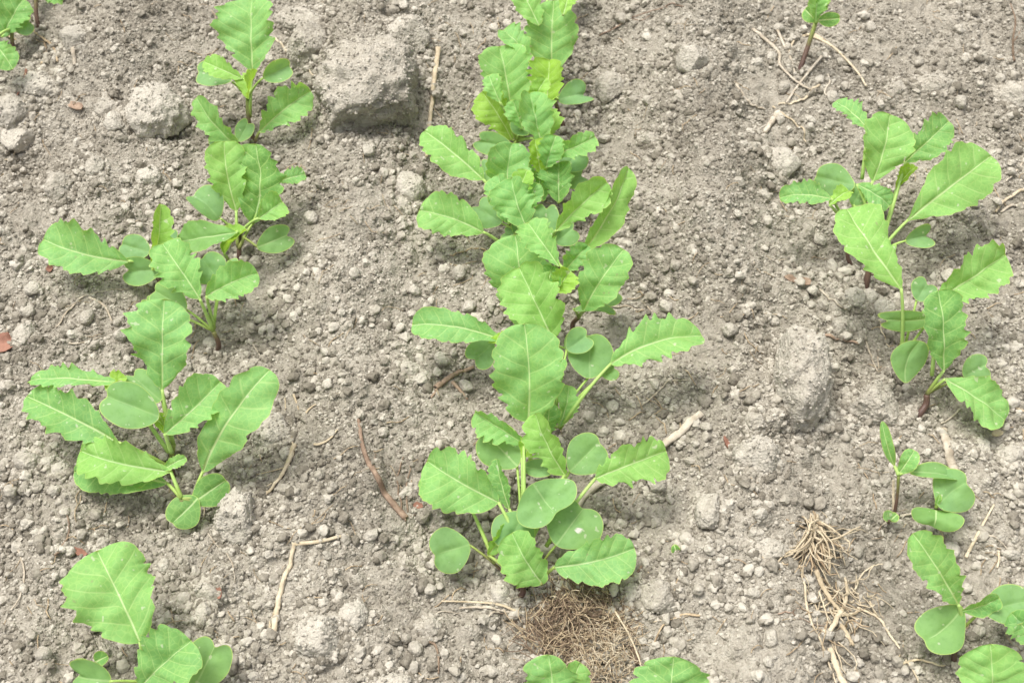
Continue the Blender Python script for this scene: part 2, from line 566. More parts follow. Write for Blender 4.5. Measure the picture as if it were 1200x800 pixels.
for i, (px, py, wpx, hpx, lab) in enumerate(CLODS):
    c0 = on_ground(px, py + 0.22 * hpx)
    s = mpp(c0)
    rx = 0.5 * wpx * s * 1.08
    rv = 0.5 * hpx * s * 1.12
    ry, rz = rv * 1.08, rv * (0.85 if wpx > 90 else 0.85)
    if i == 0: rz *= 1.05; rx *= 1.2
    if i == 3: rz *= 1.15
    sub = 5 if wpx > 55 else 4
    m_ = (rx * ry * rz) ** (1 / 3)
    V, F = lump(sub, {0: 161, 3: 190}.get(i, 100 + i), (1.9 if i == 0 else 1.4) if wpx > 40 else 1.1, (rx / m_, ry / m_, rz / m_))
    V = np.array(V)
    V[:, :2] *= (1.0 - 0.07 * V[:, 2:3])                  # broad foot, no overhang
    V = V * (rx, ry, rz)
    a = random.Random(i).uniform(-0.3, 0.3)
    V = np.stack([V[:, 0] * math.cos(a) - V[:, 1] * math.sin(a), V[:, 0] * math.sin(a) + V[:, 1] * math.cos(a), V[:, 2]], 1)
    o = mesh_obj('soil_clod', V, F, M_CLOD)
    o.location = (c0[0], c0[1], float(ground_z(c0[0], c0[1])) + rz * (0.10 if wpx > 90 else 0.22))
    dd = np.random.RandomState(i)
    VW = V + np.array(o.location)
    VW = VW[V[:, 2] > -0.2 * rz]
    m_ = int(rx * ry * 5.0 / 0.0009 ** 2 * (0.16 if wpx > 40 else 0.05))
    DUST.append(VW[dd.randint(0, len(VW), m_)] + dd.normal(0, 0.0002, (m_, 3)))
    # soil banked up round its foot
    ka = dd.rand(int(120 + 4.5 * (wpx + hpx))) * 2 * np.pi
    kr = 0.92 + 0.36 * dd.rand(len(ka)) ** 1.6
    bx, by = c0[0] + rx * kr * np.cos(ka), c0[1] + ry * kr * np.sin(ka)
    BANK.append(np.stack([bx, by, ground_z(bx, by)], 1))
    tag(o, lab, 'clod', 'large soil clods')
    CLOD_POS.append((c0[0], c0[1], max(rx, ry)))

def project(x, y, z):
    d = np.stack([x, y, z - CAM_H], -1)
    dep = d[..., 1] * CP - d[..., 2] * SP
    up = d[..., 1] * SP + d[..., 2] * CP
    return IW / 2 + FOC * d[..., 0] / dep, IH / 2 - FOC * up / dep

# medium clods: the pea-sized lumps that can still be told apart
MED = [lump(3, 500 + k, 1.3) for k in range(14)]
MED_MESH = []
for V, F in MED:
    me = bpy.data.meshes.new('soil_clod')
    me.from_pydata([tuple(v) for v in V], [], F)
    me.polygons.foreach_set('use_smooth', [True] * len(F))
    me.materials.append(M_CLOD)
    MED_MESH.append(me)
rm = random.Random(21)
n_med = 0
while n_med < 240:
    px, py = rm.uniform(5, 1195), rm.uniform(5, 795)
    p = on_ground(px, py)
    r = 0.0023 + 0.0026 * rm.random() ** 2.2
    if any((p[0] - a) ** 2 + (p[1] - b) ** 2 < (c + r) ** 2 for a, b, c in CLOD_POS):
        continue
    CLOD_POS.append((p[0], p[1], r))
    o = mesh_obj('soil_clod', None, None, None, mesh=rm.choice(MED_MESH))
    o.scale = (r * rm.uniform(0.9, 1.25), r * rm.uniform(0.85, 1.1), r * rm.uniform(0.7, 0.95))
    o.rotation_euler = (rm.uniform(-0.5, 0.5), rm.uniform(-0.5, 0.5), rm.uniform(0, 6.28))
    o.location = (p[0], p[1], float(ground_z(p[0], p[1])) + r * 0.35)
    tag(o, 'pea-sized loose grey-brown lump lying among the fine crumbs', 'clod', 'pea-sized soil lumps')
    n_med += 1

# crumbs: tens of thousands, one mass
def crumb_points():
    r_ = np.random.RandomState(5)
    N = 380000
    x, y = r_.uniform(X0, X1, N), r_.uniform(Y0, Y1, N)
    z = ground_z(x, y)
    px, py = project(x, y, z)
    inside = (px > -90) & (px < 1290) & (py > -70) & (py < 880)
    coarse = perlin(x * 34 + 5, y * 34) + 0.6 * perlin(x * 80, y * 80 + 3)      # patches of finer and coarser tilth
    u = r_.rand(N)
    near = np.clip((0.66 - y) / 0.35, 0, 1)                                      # the back of the bed is finer and more crusted
    rad = 0.00030 + 0.00085 * u ** 2.6
    big = r_.rand(N) < 0.075 * np.clip(0.45 + 0.55 * near + 2.6 * coarse, 0.05, 3)
    rad = np.where(big, 0.0009 + 0.0022 * r_.rand(N) ** 2.4, rad)
    crust = perlin(x * 21 + 40, y * 21 + 17) + 0.5 * perlin(x * 47, y * 47 + 31)
    pk = np.clip(0.80 + 0.5 * coarse - 1.5 * np.clip(crust - 0.10, 0, 1), 0.10, 1.0)
    keep = (inside & (r_.rand(N) < pk)) | (~inside & big)
    x, y, z, rad = x[keep], y[keep], z[keep], rad[keep]
    n = len(x)
    z = z + rad * r_.uniform(-0.1, 0.75, n)
    sc = np.stack([rad * r_.uniform(0.85, 1.3, n), rad * r_.uniform(0.85, 1.15, n), rad * r_.uniform(0.7, 1.0, n)], 1)
    rot = np.stack([r_.uniform(-0.7, 0.7, n), r_.uniform(-0.7, 0.7, n), r_.uniform(0, 6.28, n)], 1)
    co = np.stack([x, y, z], 1)
    # crumbs stuck on the big clods, and banked round their feet
    nd_ = sum(len(d) for d in DUST)
    for extra, lo, hi in ((np.concatenate(DUST), 0.00030, 0.0010), (np.concatenate(BANK), 0.0005, 0.0021)):
        m = len(extra)
        rd = lo + (hi - lo) * r_.rand(m) ** 2
        extra = extra + np.stack([0 * rd, 0 * rd, rd * 0.25], 1)
        co = np.concatenate([co, extra])
        sc = np.concatenate([sc, rd[:, None] * r_.uniform(0.8, 1.2, (m, 3))])
        rot = np.concatenate([rot, r_.uniform(-0.7, 0.7, (m, 3))])
    pick = r_.randint(0, 10, len(co))
    i0 = n
    pick[i0:i0 + nd_] = r_.randint(10, 14, nd_)
    return co, sc, rot, pick

def build_crumbs():
    co, sc, rot, pick = crumb_points()
    n = len(co)
    me = bpy.data.meshes.new('soil_crumbs')
    me.vertices.add(n)
    me.vertices.foreach_set('co', co.astype(np.float32).ravel())
    a = me.attributes.new('crumb_scale', 'FLOAT_VECTOR', 'POINT'); a.data.foreach_set('vector', sc.astype(np.float32).ravel())
    a = me.attributes.new('crumb_rot', 'FLOAT_VECTOR', 'POINT'); a.data.foreach_set('vector', rot.astype(np.float32).ravel())
    a = me.attributes.new('crumb_pick', 'INT', 'POINT')
    a.data.foreach_set('value', pick.astype(np.int32))
    me.materials.append(M_CRUMB)
    o = bpy.data.objects.new('soil_crumbs', me)
    COL.objects.link(o)
    tag(o, 'fine loose soil crumbs strewn over the whole bed', None, kind='stuff')
    g = bpy.data.node_groups.new('crumb_scatter', 'GeometryNodeTree')
    g.interface.new_socket('Geometry', in_out='INPUT', socket_type='NodeSocketGeometry')
    g.interface.new_socket('Geometry', in_out='OUTPUT', socket_type='NodeSocketGeometry')
    gi, go = g.nodes.new('NodeGroupInput'), g.nodes.new('NodeGroupOutput')
    L = g.links.new
    join = g.nodes.new('GeometryNodeJoinGeometry')
    for k in range(14):
        ic = g.nodes.new('GeometryNodeMeshIcoSphere')
        ic.inputs['Radius'].default_value = 1.0
        ic.inputs['Subdivisions'].default_value = 2 if k % 2 else 3
        sp = g.nodes.new('GeometryNodeSetPosition')
        po = g.nodes.new('GeometryNodeInputPosition')
        ad = g.nodes.new('ShaderNodeVectorMath'); ad.operation = 'ADD'
        ad.inputs[1].default_value = (k * 7.3, k * -3.1, k * 5.7)
        L(po.outputs[0], ad.inputs[0])
        no = g.nodes.new('ShaderNodeTexNoise')
        no.inputs['Scale'].default_value = 1.15
        no.inputs['Detail'].default_value = 2.5
        no.inputs['Roughness'].default_value = 0.55
        L(ad.outputs[0], no.inputs['Vector'])
        ma = g.nodes.new('ShaderNodeMath'); ma.operation = 'MULTIPLY_ADD'
        ma.inputs[1].default_value = 2.1 if k % 2 else 1.8; ma.inputs[2].default_value = -0.06 if k % 2 else 0.10
        L(no.outputs[0], ma.inputs[0])
        vs = g.nodes.new('ShaderNodeVectorMath'); vs.operation = 'SCALE'
        L(po.outputs[0], vs.inputs[0]); L(ma.outputs[0], vs.inputs['Scale'])
        L(ic.outputs['Mesh'], sp.inputs['Geometry']); L(vs.outputs[0], sp.inputs['Position'])
        ss = g.nodes.new('GeometryNodeSetShadeSmooth')
        ss.inputs['Shade Smooth'].default_value = (k % 2 == 0)
        L(sp.outputs[0], ss.inputs['Geometry'])
        sm = g.nodes.new('GeometryNodeSetMaterial'); sm.inputs['Material'].default_value = M_CRUMB if k >= 4 else M_CLOD
        L(ss.outputs[0], sm.inputs['Geometry'])
        ti = g.nodes.new('GeometryNodeGeometryToInstance')
        L(sm.outputs[0], ti.inputs[0]); L(ti.outputs[0], join.inputs[0])
    iop = g.nodes.new('GeometryNodeInstanceOnPoints')
    L(gi.outputs[0], iop.inputs['Points'])
    L(join.outputs[0], iop.inputs['Instance'])
    iop.inputs['Pick Instance'].default_value = True
    def named(nm, typ):
        x = g.nodes.new('GeometryNodeInputNamedAttribute')
        x.data_type = typ
        x.inputs[0].default_value = nm
        return x.outputs[0]
    L(named('crumb_pick', 'INT'), iop.inputs['Instance Index'])
    e2r = g.nodes.new('FunctionNodeEulerToRotation')
    L(named('crumb_rot', 'FLOAT_VECTOR'), e2r.inputs[0])
    L(e2r.outputs[0], iop.inputs['Rotation'])
    L(named('crumb_scale', 'FLOAT_VECTOR'), iop.inputs['Scale'])
    L(iop.outputs[0], go.inputs[0])
    md = o.modifiers.new('scatter', 'NODES')
    md.node_group = g
    print('crumbs', n)

# ------------------------------------------------------------------ leaves
def frame(base, tip, N, roll):
    ax = tip - base
    L = np.linalg.norm(ax)
    t = ax / L
    n = np.asarray(N, float)
    n = n - t * n.dot(t)
    n /= np.linalg.norm(n)
    s = np.cross(n, t)
    c, q = math.cos(R(roll)), math.sin(R(roll))
    return t, n * c + s * q, s * c - n * q, L

def place(x, y, z, base, t, n, s, L, arch, bend, curl):
    """x along the midrib 0..1, y across (m), z off the blade (m)"""
    cx = x * L
    off = L * arch * 4 * x * (1 - x) - curl * L * np.clip(x - 0.45, 0, 1) ** 2 * 2.2
    doff = L * arch * 4 * (1 - 2 * x) - curl * L * np.clip(x - 0.45, 0, 1) * 4.4
    lat = L * bend * 4 * x * (1 - x)
    sl = doff / L
    inv = 1 / np.sqrt(1 + sl * sl)
    # local normal tilts with the slope
    P = base + np.outer(cx - z * sl * inv, t) + np.outer(off + z * inv, n) + np.outer(lat + y, s)
    return P

def true_leaf(base, tip, width, rr, N=(0, -0.42, 0.9), r=0, a=0.05, c=0.22, tone=0.52, bend=0.0, curl=0.06, wv=0.05,
              teeth=None, tw=0, spot=None, amp=0.15):
    c = c + rr.uniform(-0.02, 0.28); tw = tw + rr.uniform(-22, 22); bend = bend + rr.uniform(-0.04, 0.04)
    wv = wv + rr.uniform(0.02, 0.08); curl = curl + rr.uniform(-0.02, 0.10)
    t, n, s, L = frame(base, tip, N, r)
    nu, nv = 72, 11
    tt = np.linspace(0, 1, nu)
    u = 0.55 * tt + 0.45 * (1 - np.cos(np.pi * tt)) / 2
    v = np.linspace(-1, 1, 2 * nv + 1)
    U, Vv = np.meshgrid(u, v, indexing='ij')
    W = width / 2
    ea, eb = rr.uniform(0.78, 1.02), rr.uniform(0.46, 0.62)
    pk = ea / (ea + eb)
    f = (np.clip(U, 1e-6, 1) ** ea) * (np.clip(1 - U, 0, 1) ** eb) / (pk ** ea * (1 - pk) ** eb)
    f = f ** rr.uniform(0.76, 0.94)
    f = np.maximum(f, 0.07 * (1 - U))
    T = (teeth - 2) if teeth else rr.randint(5, 6)
    amp = amp * 1.85
    tone = tone + (rr.uniform(-0.12, 0.14) if tone < 0.8 else rr.uniform(-0.15, 0))
    side = np.sign(Vv)
    asym = rr.uniform(0.9, 1.1)
    ph = np.where(side > 0, rr.random(), rr.random())
    jit = 0.22 * np.sin(U * 9.0 + ph * 20) + 0.12 * np.sin(U * 23 + ph * 7)
    ff = np.mod(U * T + ph + jit, 1.0)
    shape = np.where(ff < 0.6, ff / 0.6, (1 - ff) / 0.4)
    shape = 0.8 * shape ** 1.15 + 0.2 * shape * shape * (3 - 2 * shape)
    kk = np.sin(np.floor(U * T + ph + jit) * 12.9898 + side * 4.1 + ph * 37) * 43758.5
    irr = 0.35 + 0.95 * (kk - np.floor(kk))
    fine = 0.22 * np.sin(U * T * 12.6 + ph * 11) * np.sin(U * 7 + ph * 3)
    shape = np.clip(shape + fine, 0, 1.15)
    aa = amp * irr * np.clip(U / 0.12, 0, 1) * np.clip((1.03 - U) / 0.08, 0.25, 1) * (1.25 - 0.5 * U)
    av = np.abs(Vv)
    y = W * f * Vv * (1 - av ** 3 * aa * (1 - shape)) * (1 + 0.07 * np.sin(U * 5 + ph * 6)) * np.where(side > 0, asym, 2 - asym)
    x = U + 0.035 * shape * aa / amp * av ** 4 * f * (1 - U)
    nvn = rr.uniform(5.2, 6.6)
    kslope = 0.24
    vein = (U - kslope * av * f * W / (0.33 * L + 1e-9) * 0.8) * nvn + np.where(side > 0, 0.0, 0.42) + 0.12 * np.sin(U * 11 + ph)
    quilt = np.abs(np.sin(np.pi * vein))
    ay = np.abs(y)
    z = c * ay * (0.55 + 0.45 * av)
    z += W * 0.06 * quilt ** 1.1 * (1 - av ** 2) * np.clip(av * 4, 0, 1) * f
    z -= W * 0.05 * np.exp(-(av / 0.10) ** 2)
    p1, p2 = rr.random() * 6.28, rr.random() * 6.28
    z += wv * width * np.sin(U * 9.5 + np.where(side > 0, p1, p2)) * av ** 2 * f
    z += 0.02 * width * np.sin(U * 17 + Vv * 4 + p1) * f
    z += 0.055 * width * perlin(U * L / 0.009 + p1 * 9, y / 0.009 + p2 * 5) * (0.4 + 0.6 * av) * f
    # one margin may roll over
    if rr.random() < 0.45:
        z += rr.choice((1, 1, -1)) * 0.22 * width * np.clip(rr.choice((1, -1)) * Vv - 0.35, 0, 1) ** 1.6 * np.exp(-((U - rr.uniform(0.4, 0.75)) / 0.25) ** 2)
    if tw:
        ang = R(tw) * U
        y, z = y * np.cos(ang) - z * np.sin(ang), y * np.sin(ang) + z * np.cos(ang)
    P = place(x.ravel(), y.ravel(), z.ravel(), base, t, n, s, L, a, bend, curl)
    nc = 2 * nv + 1
    F = []
    for i in range(nu - 1):
        for j in range(nc - 1):
            F.append((i * nc + j, (i + 1) * nc + j, (i + 1) * nc + j + 1, i * nc + j + 1))
    ribw = 0.00075 * (1 - 0.72 * U) * max(0.7, L / 0.045)
    rib = np.abs(Vv * W * f) / ribw
    # distance to the rim in millimetres, as a share of 1 (1 = rim)
    edge = np.maximum(av, 0) * 1.0
    rimw = np.clip(1 - (1 - av) * W * f / 0.0075, 0, 1)
    tipm = np.clip(1 - (1 - U) * L / 0.0075, 0, 1)
    edge = np.maximum(rimw, tipm)
    A = dict(tone=np.full(P.shape[0], tone), rib=rib.ravel(), vein=vein.ravel() + 40, edge=edge.ravel(), spot=np.zeros(P.shape[0]))
    return P, F, A

def seed_leaf(base, tip, width, rr, N=(0, -0.42, 0.9), r=0, a=0.04, c=0.12, tone=0.0, bend=0.0, curl=0.08, wv=0.05,
              notch=0.24, tw=0, spot=None):
    c = c + rr.uniform(0.0, 0.32); wv = wv + rr.uniform(0.03, 0.13); notch = notch * 1.7 + 0.09 if notch > 0.035 else notch; tw = tw + rr.uniform(-18, 18)
    width *= 1.08
    tone = tone + rr.uniform(-0.02, 0.10) if tone < 0.3 else tone
    t, n, s, L = frame(base, tip, N, r)
    na, nr_ = 64, 12
    th = np.linspace(-np.pi, np.pi, na, endpoint=False)
    rx, ry = 0.5, 0.5 * width / L
    nsh = rr.uniform(-0.25, 0.25)
    rho = 1 - notch * np.exp(-((th + nsh) / 0.5) ** 2) + 0.02 * np.sin(3 * th + rr.random() * 6)
    ox = rho * np.cos(th) * rx
    oy = rho * np.sin(th) * ry
    # shoulders narrow towards the stalk
    oy = oy * (1 - 0.28 * np.clip(-np.cos(th), 0, 1) ** 1.5)
    ox = ox - ox.min()
    ox = ox / ox.max()
    cxx = 0.48
    ks = np.linspace(0, 1, nr_ + 1)[1:]
    X = np.concatenate([[cxx], (cxx + np.outer(ks, ox - cxx)).ravel()])
    Y = np.concatenate([[0], np.outer(ks, oy).ravel()]) * L
    K = np.concatenate([[0], np.repeat(ks, na)])
    TH = np.concatenate([[0], np.tile(th, nr_)])
    W = width / 2
    av = np.abs(Y) / W
    z = c * np.abs(Y) * av ** 0.5
    z -= W * 0.10 * np.exp(-(av / 0.16) ** 2) * np.clip(X * 1.6, 0, 1)
    p1 = rr.random() * 6.28
    z += wv * width * np.cos(2 * TH + 0.35 * np.sin(p1)) * K ** 2 * (1 if p1 < 4.5 else -1) + 0.012 * width * np.sin(X * 14 + p1) * np.cos(Y / W * 5)
    if tw:
        ang = R(tw) * X
        Y, z = Y * np.cos(ang) - z * np.sin(ang), Y * np.sin(ang) + z * np.cos(ang)
    P = place(X, Y, z, base, t, n, s, L, a, bend, curl)
    F = []
    for j in range(na):
        F.append((0, 1 + j, 1 + (j + 1) % na))
    for i in range(nr_ - 1):
        for j in range(na):
            j2 = (j + 1) % na
            F.append((1 + i * na + j, 1 + (i + 1) * na + j, 1 + (i + 1) * na + j2, 1 + i * na + j2))
    sp = np.zeros(len(X))
    if spot:
        sp = (np.hypot((X - spot[0]) * L, Y - spot[1] * W) < spot[2]).astype(float)
    rib = np.abs(Y) / (0.0007 * (1.2 - X * 0.8))
    edge = np.clip(1 - (1 - K) * W / 0.0075, 0, 1)
    A = dict(tone=np.full(len(X), tone), rib=rib, vein=np.full(len(X), 40.5), edge=edge, spot=sp)
    return P, F, A

def T(bx, by, tx, ty, wd, hb=None, ht=None, **k): return ('leaf', bx, by, tx, ty, wd, hb, ht, k)
def C(bx, by, tx, ty, wd, hb=None, ht=None, **k): return ('cotyledon', bx, by, tx, ty, wd, hb, ht, k)

def spot_of(px, py, By, h, f):
    """where a picture point of a plant rooted at depth By lies: at height h (cm), or leaning back by the share f"""
    if h is not None:
        return at_h(px, py, h / 100.0)
    yg = at_h(px, py, 0)[1]
    if yg > By:
        p = at_y(px, py, By + f * (yg - By))
    else:
        p = at_h(px, py, 0.012)
    if p[2] < 0.010: p = at_h(px, py, 0.010)
    if p[2] > 0.085: p = at_h(px, py, 0.085)
    return p

def seedling(label, base, node, leaves, stem_r=1.5, f=0.45, seed=0, node_h=None):
    rr = random.Random(seed * 31 + 5)
    B = on_ground(*base)
    root = bpy.data.objects.new('seedling', None)
    root.empty_display_size = 0.01
    COL.objects.link(root)
    root.location = B
    tag(root, label, 'seedling', 'seedlings in the three rows')
    Nd = spot_of(node[0], node[1], B[1], node_h, f)
    for _ in range(70 if stem_r > 1 else 16):             # a collar of loose crumbs pushed up round the stem
        ra, rd = rr.uniform(0, 6.283), stem_r / 1000 + 0.007 * rr.random() ** 1.5
        cx_, cy_ = B[0] + rd * math.cos(ra), B[1] + rd * math.sin(ra)
        BANK.append(np.array([[cx_, cy_, float(ground_z(cx_, cy_)) + 0.0022 * max(0, 1 - rd / 0.007) * rr.random()]]))
    mid = (B + Nd) / 2 + np.array([rr.uniform(-1, 1), rr.uniform(-1, 1), 0]) * 0.0022
    pts = catmull([B + np.array([0, 0, -0.008]), B + np.array([0, 0, 0.001]), mid, Nd], 16)
    k = stem_r / 1000
    rad = [k * (1.12 - 0.3 * i / 15) for i in range(16)]
    V, F, A = tube_data([p - B for p in pts], rad, 10)
    # colour runs purple-brown at the foot to green at the top, by real height
    hz = np.array([v[2] for v in V])
    A = np.clip(hz / 0.036, 0, 0.95)
    mesh_obj('stem', V, F, M_STEM, root, attrs={'along': A})
    for (kind, bx, by, tx, ty, wd, hb, ht, kw) in leaves:
        kw = dict(kw)
        node_i = kw.pop('node', None)
        fl = kw.pop('f', f)
        nostalk = kw.pop('nostalk', False)
        p0 = spot_of(bx, by, B[1], hb, fl)
        p1 = spot_of(tx, ty, B[1], ht, fl)
        sc = (mpp(p0) + mpp(p1)) / 2
        fn = true_leaf if kind == 'leaf' else seed_leaf
        P, F, A = fn(p0, p1, wd * sc, rr, **kw)
        lo = mesh_obj(kind, P - B, F, M_LEAF, root, attrs=A)
        # the stalk, from the stem's node to the blade, running a little way along the midrib beneath
        src = Nd if node_i is None else spot_of(node_i[0], node_i[1], B[1], node_i[2] if len(node_i) > 2 else None, fl)
        ax = (p1 - p0)
        if not nostalk and np.linalg.norm(p0 - src) > 0.002:
            d = p0 - src
            ctl = src + d * 0.55 + np.array([0, 0, 0.15 * np.linalg.norm(d)])
            pp = bez(src, ctl, p0, 10)
            r0 = (1.15 if kind == 'leaf' else 0.85) / 1000
            ra = [r0 * (1.0 - 0.32 * i / 9) for i in range(10)]
            V, F, _ = tube_data([q - B for q in pp], ra, 8)
            hz = np.array([v[2] for v in V])
            mesh_obj('stalk', V, F, M_STEM, lo, attrs={'along': np.clip(hz / 0.022, 0.0, 1.0) * (0.9 if kind == 'leaf' else 0.8)})
    return root

# ---- left row
seedling('cropped seedling in the top left corner with a big leaf over the edge', (22, 72), (14, 34), [
    T(2, 44, 26, -2, 44, tone=0.52, r=-12), T(-8, 50, 14, 80, 34, 2.2, 1.6, tone=0.48),
    C(16, 34, 38, 26, 24, tone=0.05), T(-6, 40, -40, 10, 40)], seed=1)
seedling('tall stalk and leaf edge of the seedling at the top edge left', (46, 34), (42, -4), [
    T(46, -12, 74, 2, 22, 5.5, 4.6, tone=0.55), C(38, -8, 18, -22, 20), T(42, -14, 40, -70, 40)], seed=2, stem_r=1.6)
seedling('topmost full seedling of the left row with one tall upright leaf', (299, 170), (290, 116), [
    T(296, 84, 293, -3, 78, tone=0.52, amp=0.13, c=0.15, node=(293, 138)),
    T(304, 155, 364, 107, 46, 1.6, 3.2, r=-22, a=0.09, tone=0.60, node=(299, 166), amp=0.20),
    T(291, 116, 300, 82, 30, 4.4, 5.6, r=40, c=0.7, tone=0.98, nostalk=True),
    T(283, 92, 238, 72, 27, 5.2, 5.6, r=15, c=0.2, tone=0.60),
    C(272, 96, 231, 84, 30, 4.0, 3.8, tone=0.02, notch=0.1, a=0.08),
    C(308, 92, 342, 76, 24, 4.2, 4.6, r=-25, tone=0.04, notch=0.08)], seed=3)
seedling('small low seedling tucked under the topmost left row seedling', (283, 182), (281, 174), [
    T(280, 173, 228, 116, 40, 1.4, 3.8, r=28, tone=0.60, amp=0.20, c=0.28),
    C(272, 168, 246, 156, 26, 1.4, 1.5, tone=0.05), C(280, 166, 292, 142, 20, 1.3, 2.0, tone=0.06)], seed=4)
seedling('second left row seedling with a pair of broad upright leaves', (281, 304), (280, 276), [
    T(277, 247, 262, 166, 52, tone=0.62, c=0.15, node=(279, 290)),
    T(296, 262, 297, 169, 66, r=10, tone=0.44, c=0.1, bend=-0.10, a=0.04, node=(280, 292)),
    T(303, 256, 331, 236, 34, 3.3, 3.6, tone=0.56, r=-18, amp=0.1),
    T(324, 214, 358, 204, 22, 3.4, 3.2, tone=0.55, node=(296, 262)),
    C(258, 256, 226, 224, 38, 2.6, 3.6, tone=0.08, r=-25, notch=0.08),
    T(278, 272, 203, 282, 42, 3.4, 2.8, tone=0.27, amp=0.07, c=0.1, curl=0.12),
    T(263, 298, 288, 268, 28, 2.4, 3.4, tone=1.0, c=0.7, r=45, node=(268, 306)),
    C(302, 290, 341, 274, 30, 1.6, 1.9, tone=0.16, r=-12)], seed=5)
seedling('left row seedling whose long leaf reaches out flat to the left edge', (190, 336), (182, 314), [
    T(150, 306, 49, 280, 62, 2.2, 3.2, tone=0.52, amp=0.13, c=0.22, bend=0.04, r=10),
    T(179, 316, 189, 241, 27, 2.0, 5.2, tone=0.66, r=-30, c=0.4),
    C(176, 296, 142, 286, 30, 2.0, 2.2, tone=0.03, notch=0.06),
    C(190, 316, 144, 318, 32, 1.7, 1.5, tone=0.10, r=20, c=0.25, curl=0.2),
    C(188, 290, 202, 268, 22, 2.6, 3.0, tone=0.02)], seed=6, f=0.5)
seedling('left row seedling on a bare dark stem with a glossy tilted front leaf', (256, 412), (250, 388), [
    T(234, 350, 188, 285, 58, 3.3, 5.0, tone=0.62, c=0.18, r=8, curl=0.1, teeth=8),
    T(242, 347, 302, 320, 44, 3.4, 3.9, tone=0.50, r=-16, c=0.3, amp=0.11, node=(251, 384)),
    C(258, 330, 236, 302, 40, 2.8, 3.8, tone=0.0, r=10, notch=0.1), C(260, 332, 284, 308, 28, 2.8, 3.5, tone=0.0),
    C(219, 363, 180, 340, 34, 2.0, 2.5, tone=0.12, notch=0.12), C(184, 362, 170, 350, 18, 1.6, 1.8, tone=0.3)], seed=7)
seedling('big left row seedling crowned by one broad upright serrated leaf', (204, 562), (203, 520), [
    T(190, 456, 190, 352, 84, 4.6, 8.0, tone=0.60, amp=0.13, c=0.12, teeth=7),
    T(138, 448, 32, 440, 34, 4.4, 4.2, tone=0.56, r=-24, amp=0.2, node=(198, 530, 2.2)),
    T(124, 458, 146, 440, 24, 4.3, 4.4, tone=0.98, r=40, c=0.5, nostalk=True),
    T(138, 518, 29, 464, 62, 3.0, 3.6, tone=0.42, c=0.18, r=12, teeth=8, node=(200, 548, 1.2)),
    T(193, 508, 258, 447, 52, 4.2, 5.2, tone=0.66, r=-14, c=0.35, amp=0.12, node=(201, 530, 3)),
    T(176, 486, 196, 505, 20, 4.0, 3.8, tone=0.98, r=30, c=0.5, nostalk=True),
    C(188, 488, 124, 464, 50, 4.6, 4.8, tone=0.06, r=8, notch=0.1), C(190, 470, 152, 438, 34, 3.8, 4.2, tone=0.04)], seed=8, stem_r=1.7)
seedling('left row seedling with a large leaf curving up right above a two-lobed seed leaf', (228, 616), (213, 584), [
    T(238, 552, 312, 438, 64, 2.2, 6.6, tone=0.50, r=-14, c=0.14, bend=0.05, amp=0.10, teeth=6, node=(222, 598, 1)),
    T(200, 552, 90, 528, 60, 2.6, 3.2, tone=0.58, c=0.2, r=5, teeth=8, amp=0.12, wv=0.09, curl=0.1),
    T(196, 566, 84, 552, 48, 1.9, 1.7, tone=0.50, amp=0.06, c=0.1),
    T(190, 552, 218, 536, 16, 2.6, 2.9, tone=0.6, nostalk=True),
    C(228, 588, 265, 562, 36, 1.6, 2.0, tone=0.34, r=-10, notch=0.05), C(233, 584, 203, 612, 38, 1.7, 1.1, tone=0.22, notch=0.06, c=0.05)],
    seed=9, stem_r=2.0, node_h=1.7)
seedling('bottom left seedling with one broad leaf held up on a long stalk', (178, 822), (176, 800), [
    T(164, 752, 112, 644, 108, 3.6, 5.2, tone=0.52, c=0.10, amp=0.10, teeth=8, bend=-0.05, r=-6, wv=0.03),
    T(164, 806, 222, 752, 84, 2.8, 4.2, tone=0.52, r=-8, c=0.15, amp=0.16),
    C(228, 806, 254, 752, 52, 2.0, 2.4, tone=0.10, r=-8), C(128, 798, 80, 792, 46, 2.4, 2.2, tone=0.08)], seed=10)
seedling('tiny weed sprout with two dark oval leaves by the bottom left seedling', (108, 788), (108, 780), [
    C(108, 780, 87, 776, 14, 1.0, 1.0, tone=0.40, notch=0.03), C(110, 776, 126, 768, 17, 1.0, 1.2, tone=0.40, notch=0.03)], seed=11, stem_r=0.7)

